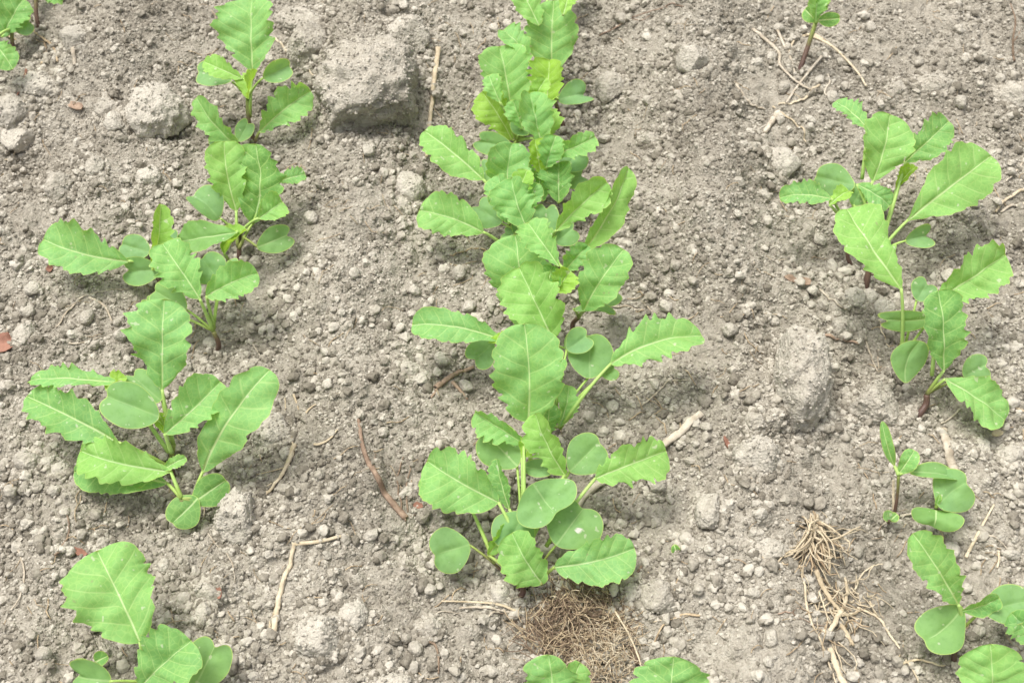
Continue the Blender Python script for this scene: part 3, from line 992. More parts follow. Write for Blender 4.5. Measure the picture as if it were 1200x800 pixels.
# ---- middle row
seedling('leaf tips of a middle row seedling cut by the top edge', (652, 30), (650, -10), [
    T(632, 30, 606, -22, 40, 5.0, 6.5, tone=0.62), T(660, 18, 668, -14, 26, 6.0, 6.6, tone=0.95),
    T(650, -10, 680, -50, 40)], seed=20)
seedling('topmost whole seedling of the middle row with a smooth upright leaf', (660, 150), (650, 116), [
    T(647, 86, 649, 0, 64, tone=0.54, amp=0.09, c=0.15, node=(652, 118)),
    T(620, 70, 590, 34, 34, 4.5, 5.6, tone=0.56, c=0.2),
    T(640, 124, 643, 70, 46, 3.2, 5.2, tone=0.98, c=0.5, r=10),
    C(654, 116, 693, 108, 30, 2.2, 2.2, tone=0.0)], seed=21)
seedling('middle row seedling with a quilted leaf above yellow-green young leaves', (616, 196), (606, 166), [
    T(600, 136, 586, 54, 66, tone=0.50, c=0.28, amp=0.13, wv=0.05),
    T(600, 164, 564, 108, 46, tone=0.95, c=0.35, r=15),
    T(634, 166, 622, 108, 48, 3.6, 5.6, tone=0.46, c=0.35, r=-10),
    T(640, 168, 634, 122, 40, 3.0, 4.6, tone=0.64, c=0.3, r=-25, node=(632, 170)),
    T(612, 150, 600, 118, 30, 3.6, 5.0, tone=0.66, c=0.4, r=25), T(622, 120, 640, 92, 26, 4.6, 5.8, tone=0.70, c=0.4, r=-20),
    C(620, 158, 604, 140, 24, 3.0, 3.4, tone=0.10), T(586, 120, 572, 88, 28, 4.4, 5.4, tone=0.52, r=20),
    C(600, 174, 556, 164, 26, 2.2, 2.4, tone=0.05, r=10, c=0.3)], seed=22)
seedling('middle row seedling with a pointed leaf to the right over a yellow funnel', (646, 232), (640, 208), [
    T(646, 182, 698, 160, 30, 3.6, 4.2, tone=0.54, r=-18, c=0.3),
    T(634, 202, 628, 164, 34, 2.6, 4.2, tone=0.98, c=0.6, r=-18),
    T(655, 238, 655, 190, 44, 1.6, 3.0, tone=0.36, c=0.15), T(636, 236, 632, 200, 28, 1.4, 2.6, tone=0.38), T(640, 196, 652, 160, 32, 3.0, 4.6, tone=0.60, r=-15, c=0.35), T(622, 214, 606, 186, 28, 2.2, 3.4, tone=0.50),
    C(660, 200, 680, 176, 34, 2.4, 3.0, tone=0.0), C(662, 214, 688, 204, 34, 1.6, 1.8, tone=0.04)], seed=23)
seedling('middle row seedling with a leaf pointing left above the spread of older leaves', (600, 288), (596, 256), [
    T(566, 210, 496, 152, 50, 3.2, 4.2, tone=0.56, r=10, c=0.2),
    T(594, 238, 600, 168, 54, tone=0.60, c=0.3, amp=0.12), T(617, 266, 599, 208, 52, 3.6, 5.4, tone=0.66, c=0.25, r=8),
    C(584, 212, 562, 192, 26, 2.6, 2.8, tone=0.04), T(596, 262, 582, 205, 38, 3.0, 4.6, tone=0.55, r=30),
    T(612, 252, 630, 216, 30, 3.0, 4.6, tone=0.42, r=-20), T(606, 236, 618, 200, 28, 3.6, 5.0, tone=0.70, r=-10, c=0.4),
    C(604, 276, 618, 256, 26, 1.8, 2.2, tone=0.08)], seed=24)
seedling('middle row seedling with a flat leaf to the far left and two long leaves right', (664, 330), (640, 296), [
    T(566, 272, 491, 246, 56, 2.4, 3.2, tone=0.50, c=0.16, r=6, amp=0.11, node=(592, 290, 1.0)),
    T(652, 270, 712, 214, 44, 4.2, 6.0, tone=0.62, r=-22, c=0.32, amp=0.15),
    T(680, 300, 742, 198, 42, 2.8, 5.6, tone=0.66, r=-32, c=0.3, amp=0.07, bend=-0.04, node=(670, 322, 0.6)),
    C(588, 262, 556, 240, 36, 1.8, 2.2, tone=0.03, r=10), C(640, 282, 640, 240, 30, 2.6, 3.6, tone=0.0),
    C(650, 285, 674, 266, 30, 2.2, 2.4, tone=0.04), C(608, 280, 590, 272, 22, 1.6, 1.5, tone=0.05),
    T(640, 300, 634, 258, 30, 2.6, 4.4, tone=0.40, r=15), T(662, 318, 690, 288, 30, 2.0, 3.4, tone=0.52, r=-15)], seed=25)
seedling('middle row seedling with a large dark quilted leaf and a flat left leaf', (632, 438), (628, 404), [
    T(609, 384, 603, 276, 78, tone=0.54, c=0.15, amp=0.12, teeth=8),
    T(655, 312, 617, 260, 44, 6.6, 7.6, tone=0.62, r=16, c=0.3, nostalk=True),
    T(652, 342, 668, 318, 36, 5.4, 6.2, tone=0.96, r=-10, c=0.4),
    T(648, 398, 608, 314, 76, 4.6, 7.0, tone=0.56, r=8, c=0.28, amp=0.15, teeth=8, wv=0.05),
    T(588, 398, 483, 378, 44, 3.2, 3.8, tone=0.56, r=-8, c=0.15, amp=0.12),
    T(572, 402, 598, 394, 18, 3.2, 3.4, tone=0.96, r=30, c=0.5, nostalk=True),
    T(634, 350, 648, 312, 32, 5.0, 6.4, tone=0.46, r=-20), T(600, 420, 590, 392, 26, 1.8, 2.8, tone=0.42),
    C(578, 402, 554, 424, 34, 2.4, 1.8, tone=0.02), C(662, 408, 680, 402, 30, 2.6, 2.8, tone=0.04)], seed=26, f=0.5)
seedling('middle row seedling with a fan-shaped leaf standing to the right', (672, 392), (678, 372), [
    T(684, 364, 730, 294, 60, 2.6, 5.6, tone=0.58, r=-6, c=0.2, amp=0.12),
    C(700, 350, 728, 342, 26, 1.8, 2.2, tone=0.08), C(672, 362, 724, 366, 20, 2.6, 2.2, tone=0.16, r=45)], seed=27)
seedling('middle row seedling with a long-stalked leaf reaching right beside a bold upright one', (640, 532), (648, 500), [
    T(619, 494, 614, 380, 94, 4.2, 8.0, tone=0.55, c=0.12, amp=0.10, teeth=8, node=(622, 545, 1.6)),
    T(716, 426, 824, 392, 60, 4.0, 4.8, tone=0.58, r=-4, c=0.2, amp=0.15, bend=0.05, node=(656, 502, 1.6)),
    T(655, 500, 668, 452, 30, 1.8, 3.0, tone=0.68, c=0.4, r=-25), T(636, 516, 644, 474, 28, 1.8, 3.2, tone=0.44, c=0.3, r=-10), T(650, 452, 660, 420, 26, 3.4, 4.4, tone=0.60, r=15),
    C(690, 442, 692, 394, 50, 2.8, 4.0, tone=0.04, r=-8, notch=0.06), C(705, 440, 722, 430, 24, 2.6, 2.8, tone=0.06),
    C(664, 410, 690, 392, 30, 4.0, 4.2, tone=0.05)], seed=28, stem_r=1.6)
seedling('frontmost middle row seedling with many round seed leaves', (612, 696), (614, 652), [
    T(614, 520, 556, 484, 36, 4.4, 5.2, tone=0.60, r=20, c=0.3, amp=0.2),
    T(612, 536, 630, 512, 30, 4.0, 4.6, tone=0.95, r=20, c=0.5),
    C(606, 546, 566, 504, 50, 3.4, 4.2, tone=0.08, notch=0.08),
    T(662, 556, 626, 486, 48, 3.6, 6.0, tone=0.60, r=22, c=0.3, amp=0.2),
    C(668, 552, 702, 518, 46, 3.2, 3.8, tone=0.07, notch=0.08),
    T(698, 560, 782, 528, 60, 3.4, 4.0, tone=0.56, r=-4, c=0.18, amp=0.17, node=(640, 640, 1.6)),
    T(584, 588, 500, 540, 74, 3.2, 4.2, tone=0.55, c=0.2, amp=0.13, r=4, teeth=8),
    T(550, 592, 495, 556, 48, 2.0, 2.6, tone=0.60, c=0.15, node=(580, 660, 1.2)),
    T(597, 596, 581, 538, 28, 2.8, 4.4, tone=0.40, c=0.4, r=20),
    C(612, 548, 648, 550, 24, 3.2, 3.4, tone=0.10, r=20),
    C(626, 570, 652, 604, 76, 3.9, 3.6, tone=0.12, notch=0.16, r=4), C(616, 600, 592, 640, 50, 3.0, 2.0, tone=0.08, notch=0.06),
    ], seed=29, stem_r=1.9, f=0.5, node_h=1.3)
seedling('front seedling splayed low over the root mat, holed seed leaf behind', (610, 700), (612, 684), [
    C(652, 638, 686, 592, 68, 2.2, 3.0, tone=0.10, notch=0.16, spot=(0.5, -0.3, 0.0015), node=(630, 668, 0.8)),
    C(550, 638, 508, 650, 52, 1.8, 1.5, tone=0.14, notch=0.14, node=(596, 676, 0.5)),
    T(572, 650, 596, 614, 26, 1.6, 2.6, tone=0.72, r=-30, c=0.4),
    T(636, 684, 600, 626, 58, 1.4, 3.2, tone=0.62, c=0.35, amp=0.10, r=10),
    T(650, 664, 744, 642, 62, 1.8, 2.2, tone=0.56, c=0.14, amp=0.10, r=-4, node=(628, 686, 0.6))], seed=30, stem_r=1.6)
seedling('lobed leaf tip rising over the bottom edge below the root mat', (650, 850), (646, 830), [
    T(646, 826, 642, 768, 74, 2.2, 4.2, tone=0.52, c=0.15, teeth=6), T(650, 826, 680, 778, 40, 2.0, 3.6, tone=0.52)], seed=31)
seedling('broad leaf top showing at the bottom edge right of the root mat', (790, 870), (790, 840), [
    T(786, 842, 790, 770, 96, 2.2, 4.4, tone=0.52, c=0.1, teeth=7)], seed=32)

# ---- right row
seedling('small seedling at the top right on a dark leaning stem', (937, 84), (956, 26), [
    T(956, 26, 958, -12, 26, 4.2, 6.0, tone=0.70, c=0.4), C(958, 26, 942, 10, 16, 4.2, 4.6, tone=0.38, r=30, notch=0.03),
    C(958, 24, 984, 22, 16, 4.2, 4.0, tone=0.38, r=-30, notch=0.03), T(954, 20, 970, -8, 18, 4.4, 5.8, tone=0.6)], seed=40, stem_r=1.7)
seedling('right row seedling on a thin brown stem with a leaf flat to the left', (997, 314), (996, 280), [
    T(974, 233, 915, 228, 32, 4.6, 4.6, tone=0.56, c=0.2, r=-8, curl=0.12),
    T(972, 240, 994, 222, 24, 4.4, 4.8, tone=0.98, r=30, c=0.5),
    C(1000, 218, 956, 206, 36, 4.2, 4.4, tone=0.05, r=10, notch=0.06),
    T(1016, 150, 979, 118, 32, 6.2, 6.4, tone=0.56, c=0.15, amp=0.2, node=(1010, 210)),
    T(1023, 212, 1044, 134, 62, 4.8, 7.4, tone=0.66, c=0.18, amp=0.08, r=5, teeth=7)], seed=41, stem_r=1.3)
seedling('largest right row seedling with wide leaves leaning right and forward', (1014, 338), (1030, 296), [
    T(1061, 190, 1114, 142, 46, 4.4, 6.0, tone=0.54, r=-14, c=0.2),
    T(1064, 258, 1164, 182, 72, 3.4, 5.2, tone=0.56, r=-10, c=0.14, amp=0.09, teeth=7, bend=0.04),
    T(1004, 216, 1044, 240, 34, 4.6, 4.2, tone=0.46, r=10, c=0.2), C(1000, 240, 1012, 216, 28, 3.6, 4.0, tone=0.05),
    T(1050, 222, 1072, 194, 20, 3.6, 4.6, tone=0.98, r=40, c=0.6),
    C(1062, 282, 1094, 274, 26, 2.6, 2.6, tone=0.06, r=-10)], seed=42, stem_r=1.9, node_h=1.8)
seedling('right row seedling whose drooping leaf hangs forward on a straight tall stalk', (1058, 446), (1056, 420), [
    T(1056, 338, 993, 243, 66, 5.2, 6.6, tone=0.54, c=0.2, amp=0.12, r=10, teeth=7, a=0.10),
    C(1074, 352, 1088, 330, 30, 3.4, 4.0, tone=0.02), C(1092, 372, 1030, 374, 26, 3.2, 3.2, tone=0.12, r=35, a=0.12),
    C(1060, 446, 1078, 400, 40, 1.6, 3.4, tone=0.14, bend=0.12, notch=0.03, r=-10)], seed=43, stem_r=1.3)
seedling('right row seedling with an upright dark leaf and one leaf drooping to the right', (1076, 488), (1086, 462), [
    T(1096, 352, 1180, 298, 62, 4.6, 6.0, tone=0.62, r=-8, c=0.25, amp=0.16, node=(1092, 440, 2.0)),
    T(1106, 434, 1104, 342, 56, 2.6, 6.0, tone=0.54, c=0.25, r=-12, amp=0.12),
    T(1108, 444, 1180, 490, 58, 2.2, 1.6, tone=0.54, c=0.16, amp=0.14, r=8),
    C(1128, 442, 1158, 426, 34, 1.8, 2.0, tone=0.10)], seed=44, stem_r=1.9, node_h=1.0)
seedling('spindly seedling with narrow folded leaves in the right row', (1047, 604), (1053, 556), [
    T(1048, 546, 1034, 496, 14, 2.6, 4.6, tone=0.52, c=0.6, amp=0.03, r=20), T(1052, 556, 1072, 528, 22, 2.4, 3.4, tone=0.54, c=0.3, amp=0.03),
    C(1066, 552, 1126, 558, 22, 2.6, 2.2, tone=0.12, r=25, notch=0.02)], seed=45, stem_r=0.9)
seedling('tiny blue-green sprout beside the spindly seedling', (1042, 616), (1042, 610), [
    C(1042, 610, 1038, 598, 13, 0.8, 1.2, tone=0.02, notch=0.03), C(1042, 610, 1052, 602, 11, 0.8, 1.1, tone=0.3, notch=0.03)], seed=46, stem_r=0.6)
seedling('young seedling of two kidney-shaped seed leaves in the right row', (1094, 606), (1097, 594), [
    C(1098, 592, 1134, 564, 52, 1.6, 2.2, tone=0.12, notch=0.16, bend=0.04), C(1098, 594, 1096, 620, 56, 1.6, 1.4, tone=0.16, notch=0.18, r=-5),
    T(1097, 594, 1102, 580, 8, 1.6, 2.4, tone=0.6)], seed=47, stem_r=1.2)
seedling('lower right seedling with one long serrated leaf and seed leaves', (1117, 776), (1128, 736), [
    T(1123, 708, 1074, 628, 54, 3.4, 6.2, tone=0.54, c=0.2, amp=0.15, r=6),
    C(1124, 712, 1082, 750, 52, 2.8, 2.2, tone=0.14, bend=0.10, notch=0.08),
    T(1126, 716, 1172, 702, 28, 3.0, 3.8, tone=0.54, r=-35, c=0.4, amp=0.05),
    C(1150, 716, 1204, 704, 44, 3.0, 3.0, tone=0.10, notch=0.08, r=10)], seed=48, stem_r=1.5, node_h=1.9)
seedling('leaf cut by the right edge beside the lower right seedling', (1224, 770), (1220, 752), [
    T(1214, 756, 1186, 718, 40, 2.0, 3.2, tone=0.56), C(1220, 750, 1240, 730, 40, 2.0, 2.4)], seed=49)
seedling('broad serrated leaf in the bottom right corner', (1160, 860), (1160, 836), [
    T(1162, 832, 1162, 756, 88, 2.0, 4.4, tone=0.52, c=0.12, teeth=7, amp=0.12), C(1190, 826, 1220, 800, 40, 2, 2.2)], seed=50)
seedling('tiny three-leaved sprout alone on bare soil right of the front seedling', (794, 652), (793, 650), [
    C(793, 649, 790, 638, 10, 0.5, 0.9, tone=0.36, notch=0.02), C(793, 650, 803, 648, 9, 0.5, 0.6, tone=0.40, notch=0.02),
    C(793, 651, 787, 657, 9, 0.5, 0.5, tone=0.40, notch=0.02)], seed=51, stem_r=0.5, node_h=0.5)

# ------------------------------------------------------------------ straws, twigs, roots on the soil
def strand(name, label, cat, pts, wpx, mat, group=None, taper=0.6, lift=0.0, flat=0.7, jag=0.0, seed=0, n=None, extra=()):
    """a dry stalk lying along the picture points; pts may carry a height in cm above the soil"""
    rr = random.Random(seed + 77)
    W = []
    for p in pts:
        h = p[2] / 100 if len(p) > 2 else lift
        W.append(on_ground(p[0], p[1], h))
    s = mpp(W[0])
    r0 = wpx * s / 2 * 0.85
    n = n or max(14, 10 * len(W))
    C_ = catmull(W, n)
    out = []
    for i, p in enumerate(C_):
        g = float(ground_z(p[0], p[1])) + r0 * 0.5
        p = np.array([p[0] + rr.gauss(0, jag) * s, p[1] + rr.gauss(0, jag) * s, max(p[2], g)])
        out.append(p)
    # ends dip into the soil, inside is eased
    for _ in range(2):
        out = [out[0]] + [(out[i - 1] + 2 * out[i] + out[i + 1]) / 4 for i in range(1, n - 1)] + [out[-1]]
    for p in out:
        p[2] = max(p[2], float(ground_z(p[0], p[1])) + r0 * 0.45 + 0.0007)
    rad = [r0 * (1 - (1 - taper) * i / (n - 1)) * rr.uniform(0.95, 1.05) for i in range(n)]
    o0 = out[0].copy()
    V, F, A = tube_data([p - o0 for p in out], rad, 8, flat)
    V = [v + np.array([rr.gauss(0, 1), rr.gauss(0, 1), rr.gauss(0, 1)]) * r0 * 0.10 for v in V]
    o = mesh_obj(name, V, F, mat)
    o.location = o0
    tag(o, label, cat, group)
    for (bp, bw) in extra:                                # side shoots
        B = [on_ground(p[0], p[1], (p[2] / 100 if len(p) > 2 else 0) + r0 * 0.4) for p in bp]
        Q = catmull(B, 10)
        V, F, A = tube_data([q - o0 for q in Q], [bw * s / 2 * (1 - 0.05 * i) for i in range(10)], 6, flat)
        mesh_obj('side_shoot', V, F, mat, o)
    return o

G = 'dry plant litter on the soil'
LITTER = [
    ('straw', 'upright pale straw beside the largest mound left of the middle row', 'straw', [(514, 62), (508, 110), (503, 150), (500, 186)], 7, M_STRAW, {}),
    ('stick', 'thick bleached stick running under the front seedling to the right', 'stick', [(822, 484), (790, 512), (735, 548), (690, 575), (664, 612)], 11, M_WHITE, dict(jag=0.8, lift=0.002, taper=0.9)),
    ('twig', 'purple-brown tapered twig left of the front seedling', 'twig', [(420, 490), (427, 530), (446, 572), (476, 608)], 5, M_BROWN, dict(taper=1.9)),
    ('twig', 'tan bent twig standing left of the knobbly clod, forked at its top', 'twig', [(320, 752), (326, 710), (338, 668), (346, 636)], 9, M_STRAW, dict(taper=0.6, jag=0.6, extra=[([(346, 637), (375, 634), (405, 627), (420, 632)], 6), ([(316, 742), (317, 728), (322, 715)], 4)])),
    ('straw', 'frayed pale straw right of the big left seedling', 'straw', [(346, 522), (338, 545), (326, 564), (312, 580)], 8, M_STRAW, dict(jag=0.8, extra=[([(340, 545), (325, 550), (300, 556)], 2), ([(345, 524), (336, 500), (334, 466)], 2.2), ([(312, 578), (304, 582), (298, 590)], 2), ([(330, 560), (318, 566), (306, 574)], 2.5)])),
    ('stick', 'broken brown stick left of the flat middle row leaf', 'stick', [(510, 456), (524, 446), (540, 437), (556, 432)], 9, M_BROWN, dict(jag=0.8, extra=[([(530, 447), (540, 458), (548, 468)], 5), ([(512, 456), (508, 462), (505, 466)], 4)])),
    ('straw', 'stubby white straw piece above the two kidney-shaped seed leaves', 'straw', [(1104, 504), (1110, 528), (1119, 556)], 12, M_WHITE, dict(flat=0.5, taper=1.15)),
    ('straw', 'thin straight straw leaning behind the lower right serrated leaf', 'straw', [(1131, 654), (1146, 625), (1164, 592)], 5, M_STRAW, {}),
    ('straw', 'long bent straw arching left of the upper right root litter', 'straw', [(882, 34), (912, 60), (914, 76), (934, 96), (956, 108)], 5, M_WHITE, dict(extra=[([(909, 30), (920, 56), (934, 90)], 4), ([(924, 60), (930, 80), (934, 92)], 3)], lift=0.002)),
    ('straw', 'pale straw crossing up to the right in the upper right litter', 'straw', [(963, 66), (948, 84), (934, 102), (921, 121)], 4, M_WHITE, dict(lift=0.002)),
    ('straw', 'curved straw low in the upper right litter', 'straw', [(960, 101), (946, 114), (930, 121), (912, 124)], 4, M_STRAW, {}),
    ('straw', 'kinked straw at the left of the upper right litter', 'straw', [(855, 86), (866, 106), (880, 126), (896, 130)], 4, M_WHITE, {}),
    ('stick', 'short thick grey stick stub in the upper right litter', 'stick', [(912, 134), (904, 145), (895, 158)], 10, M_WHITE, dict(flat=0.9)),
    ('straw', 'thin straw running down from the grey stick stub', 'straw', [(905, 126), (925, 140), (938, 156), (944, 168)], 3, M_STRAW, {}),
    ('straw', 'withered tan leaf stalk draped right of the top right seedling stem', 'straw', [(946, 40), (972, 52), (990, 68), (1006, 86), (1015, 101)], 4, M_STRAW, dict(lift=0.004, extra=[([(950, 40), (932, 46), (925, 60)], 4), ([(954, 42), (962, 46), (972, 52)], 8)])),
    ('straw', 'crumpled white straw tuft above the big right-row seedling', 'straw', [(970, 88), (972, 98), (966, 110), (976, 118)], 3, M_WHITE, dict(extra=[([(978, 100), (972, 112), (980, 120)], 3)])),
    ('straw', 'thin arched straw on the soil left of the glossy tilted leaf', 'straw', [(66, 384), (84, 362), (106, 346), (152, 339)], 3, M_WHITE, dict(extra=[([(104, 348), (122, 358), (132, 378)], 4), ([(64, 394), (82, 402), (98, 401), (120, 394)], 3)])),
    ('root', 'thin wavy root thread below the two-lobed seed leaf', 'root', [(240, 595), (238, 612), (250, 634), (268, 652), (277, 681)], 2.5, M_WHITE, dict(jag=1.2, n=26)),
    ('straw', 'thin pale fibre running right from the two-lobed seed leaf', 'straw', [(252, 582), (280, 583), (305, 582)], 2, M_STRAW, {}),
    ('twig', 'dark twig lying right of the tall bright clod', 'twig', [(956, 393), (975, 396), (1006, 404)], 6, M_BROWN, {}),
    ('straw', 'thin white straws below the long-stalked leaf of the middle row', 'straw', [(752, 476), (772, 458), (786, 446), (806, 446)], 2.5, M_WHITE, dict(extra=[([(770, 424), (785, 440), (800, 464), (812, 474)], 2.5)])),
    ('straw', 'thin double straw right of the fan-shaped middle row leaf', 'straw', [(706, 358), (730, 360), (754, 364)], 3, M_WHITE, dict(extra=[([(752, 352), (758, 358), (764, 366)], 3)])),
    ('straw', 'long straw slanting to the bottom edge right of the dry root tangle', 'straw', [(1004, 712), (1028, 724), (1046, 750), (1076, 802)], 4, M_STRAW, dict(extra=[([(1026, 720), (1020, 706), (1016, 694)], 3)])),
    ('straw', 'long thin straw running down left of the dry root tangle', 'straw', [(930, 652), (941, 680), (948, 722), (964, 758), (982, 806)], 4, M_STRAW, {}),
    ('straw', 'broad jointed straw at the bottom edge under the root tangle', 'straw', [(972, 760), (978, 778), (990, 808)], 9, M_STRAW, dict(taper=1.1)),
    ('straw', 'curled thin straw near the foot of the lower right seedling', 'straw', [(1056, 778), (1080, 774), (1100, 780), (1118, 776)], 4, M_STRAW, {}),
    ('straw', 'upper thick straw at the right edge of the soil', 'straw', [(1204, 222), (1180, 234), (1166, 250)], 5, M_STRAW, {}),
    ('straw', 'lower straw at the right edge with a dark stub beside it', 'straw', [(1204, 238), (1188, 242), (1172, 250)], 5, M_WHITE, {}),
    ('straw', 'fine straw above the straws at the right edge', 'straw', [(1198, 192), (1188, 204), (1178, 214)], 3, M_WHITE, {}),
    ('twig', 'dark red-brown dried stem standing at the top right edge', 'twig', [(1188, 74, 0), (1187, 48, 0.8), (1190, 24, 1.2), (1184, 4, 1.4)], 3.5, M_DARKROOT, dict(lift=0.004, extra=[([(1187, 50), (1194, 40), (1198, 26)], 2), ([(1188, 72), (1192, 62), (1196, 58)], 2)])),
    ('twig', 'reddish fine twig at the top edge right of the middle row', 'twig', [(702, 44), (740, 22), (780, 8), (802, 8)], 2, M_BROWN, dict(jag=1.0, n=30, extra=[([(740, 22), (752, 24), (762, 18)], 1.5), ([(780, 8), (792, 16), (800, 26)], 1.5)])),
    ('straw', 'short upright straw chip below the pale corner clod', 'straw', [(87, 58), (87, 68), (88, 78)], 7, M_WHITE, dict(flat=0.5)),
    ('straw', 'thin straw behind the topmost left row leaf', 'straw', [(323, 46), (338, 64), (352, 78), (372, 92)], 3, M_STRAW, {}),
    ('root', 'tangled dead root under the corner seedling', 'root', [(40, 36), (56, 50), (66, 62), (68, 74)], 4, M_ROOT, dict(extra=[([(48, 74), (60, 72), (76, 80)], 4), ([(4, 40), (18, 46), (30, 50), (44, 46)], 2.5), ([(52, 50), (54, 62), (48, 76)], 3)])),
    ('root', 'curved thin root on the soil at the left edge', 'root', [(28, 120), (29, 148), (22, 172), (10, 192)], 3, M_STRAW, dict(jag=0.8)),
    ('twig', 'red-brown twig in the hollow below the corner seedling', 'twig', [(32, 82), (26, 96), (20, 112)], 4, M_RED, {}),
    ('straw', 'uppermost of the dry straw wisps left of the root mat', 'straw', [(606, 716), (585, 708), (555, 705), (517, 704)], 4, M_STRAW, dict(lift=0.003)),
    ('straw', 'middle of the dry straw wisps left of the root mat', 'straw', [(608, 719), (585, 714), (560, 711), (538, 712)], 5, M_WHITE, dict(lift=0.002)),
    ('straw', 'lowest curved wisp of the dry straws left of the root mat', 'straw', [(610, 722), (592, 717), (578, 718), (571, 726)], 4, M_WHITE, {}),
    ('straw', 'curved fibre on the soil left of the dry straw wisps', 'straw', [(498, 731), (512, 719), (524, 717), (538, 719)], 2, M_WHITE, {}),
    ('root', 'brown forked root tuft left of the front seedling', 'root', [(476, 612), (470, 590), (466, 560), (474, 536)], 3, M_DARKROOT, dict(jag=1, extra=[([(478, 600), (476, 570), (484, 540)], 2.5), ([(468, 600), (484, 604), (500, 590)], 2.5), ([(440, 532), (438, 545), (441, 556)], 3)])),
    ('root', 'curved pale root on the soil right of the root mat', 'root', [(820, 722), (796, 722), (778, 732), (766, 754)], 4, M_ROOT, {}),
    ('root', 'dark looped root by the right-hand front leaf', 'root', [(752, 664), (744, 674), (730, 684), (716, 690)], 4, M_DARKROOT, dict(extra=[([(738, 680), (748, 686), (752, 676)], 3)])),
    ('straw', 'long thin straw curving over the right of the root mat', 'straw', [(721, 716, 0.8), (738, 745, 0.9), (750, 775, 0.6), (752, 792, 0.3)], 3, M_STRAW, dict(lift=0.004)),
    ('twig', 'purple twig piece low left of the front seedling foot', 'twig', [(596, 694), (590, 702), (586, 710)], 4, M_STRAW, {}),
    ('straw', 'fine straw on the soil below the bare dark stem', 'straw', [(295, 402), (302, 412), (308, 421)], 2, M_WHITE, dict(extra=[([(246, 404), (258, 398), (272, 399)], 3)])),
    ('straw', 'thin upright straw beside the tall straight stalk of the right row', 'straw', [(1014, 396), (1020, 416), (1028, 436)], 3, M_WHITE, dict(extra=[([(1030, 404), (1029, 420), (1030, 432)], 3)])),
    ('root', 'hair-thin looping root below the largest right row seedling', 'root', [(1018, 334), (1028, 360), (1032, 386), (1042, 410)], 2.5, M_STRAW, dict(jag=1.0)),
    ('straw', 'pale curved straw right of the brown chips below the left flat leaf', 'straw', [(960, 340), (972, 352), (984, 360), (998, 364)], 3, M_WHITE, {}),
    ('straw', 'thin straw under the drooping leaf at the right', 'straw', [(1180, 476), (1196, 482), (1206, 486)], 5, M_STRAW, {}),
    ('straw', 'fine straw below the stem of the drooping right row leaf', 'straw', [(1124, 480), (1114, 490), (1102, 497)], 3, M_WHITE, {}),
    ('straw', 'white fibre under the spindly seedling running to its neighbour', 'straw', [(1032, 616), (1050, 606), (1072, 600), (1090, 586)], 4, M_WHITE, {}),
    ('straw', 'short pale stalk stub standing by the spindly seedling', 'straw', [(1048, 602, 0), (1047, 582, 0.8), (1047, 562, 1.4)], 5, M_STRAW, {}),
    ('straw', 'short straw right of the lower right serrated leaf', 'straw', [(1170, 646), (1170, 656), (1168, 666)], 4, M_STRAW, {}),
    ('straw', 'wavy fibre right of the thin straight straw', 'straw', [(1158, 628), (1170, 634), (1178, 642), (1182, 650)], 3, M_WHITE, {}),
    ('root', 'reddish thin root crossing left of the dry root tangle', 'root', [(912, 720), (928, 718), (940, 726), (972, 736)], 2, M_BROWN, dict(jag=1.0, extra=[([(928, 718), (934, 712), (946, 716)], 1.5)])),
    ('straw', 'fine dead stem left of the big left seedling foot', 'straw', [(66, 652), (76, 636), (82, 618), (78, 598)], 3, M_DARKROOT, dict(jag=1)),
    ('straw', 'pale fibre at the left edge below the red chip', 'straw', [(22, 645), (28, 665), (26, 690), (14, 715)], 3, M_WHITE, dict(jag=1)),
    ('straw', 'dry curled wisp right of the frayed straw', 'straw', [(368, 522), (378, 520), (390, 512), (396, 504)], 4, M_STRAW, {}),
    ('straw', 'short straw above the round grey clod', 'straw', [(356, 488), (362, 481), (370, 475)], 4, M_STRAW, dict(extra=[([(344, 462), (347, 470), (350, 480)], 3)])),
    ('straw', 'fine dark curled fibre at the bottom left of the root mat', 'straw', [(500, 752), (510, 756), (514, 772), (514, 790)], 4, M_DARKROOT, {}),
    ('straw', 'thin straw on open soil under the egg-shaped clod', 'straw', [(762, 730), (782, 726), (806, 722)], 2, M_STRAW, {}),
    ('root', 'dead brown roots at the foot of the middle row flat left leaf', 'root', [(580, 296), (560, 292), (540, 296), (528, 302)], 3, M_ROOT, dict(jag=1, extra=[([(586, 300), (566, 304), (546, 300)], 3)])),
]
for i, (nm, lab, cat, pts, wp, mt, kw) in enumerate(LITTER):
    strand(nm, lab, cat, pts, wp, mt, G, seed=i, **kw)

def chip(label, px, py, lpx, wpx, ang, mat, seed):
    """a bent flake of bark with uneven rim and real thickness"""
    rr = random.Random(seed)
    c = on_ground(px, py)
    s = mpp(c)
    l, wd = lpx * s / 2, wpx * s / 2
    n = 12
    top, bot = [], []
    for i in range(n):
        a = 2 * math.pi * i / n
        k = rr.uniform(0.75, 1.1)
        x, y = l * math.cos(a) * k, wd * math.sin(a) * k
        z = 0.25 * wd * (y / wd) ** 2 + rr.uniform(-0.05, 0.05) * wd
        top.append((x, y, z + 0.0006)); bot.append((x * 0.96, y * 0.96, z - 0.0004))
    V = top + bot + [(0, 0, 0.0002), (0, 0, -0.0008)]
    F = []
    for i in range(n):
        j = (i + 1) % n
        F += [(i, j, 2 * n), (n + j, n + i, 2 * n + 1), (i, n + i, n + j, j)]
    o = mesh_obj('bark_chip', V, F, mat, smooth_=False)
    o.location = (c[0], c[1], c[2] + 0.0012)
    o.rotation_euler = (R(rr.uniform(5, 20)), R(rr.uniform(-12, 12)), R(ang))
    tag(o, label, 'chip', 'bark chips on the soil')
chip('red wood chip above the bottom left seedling', 95, 648, 22, 9, -28, M_RED, 1)
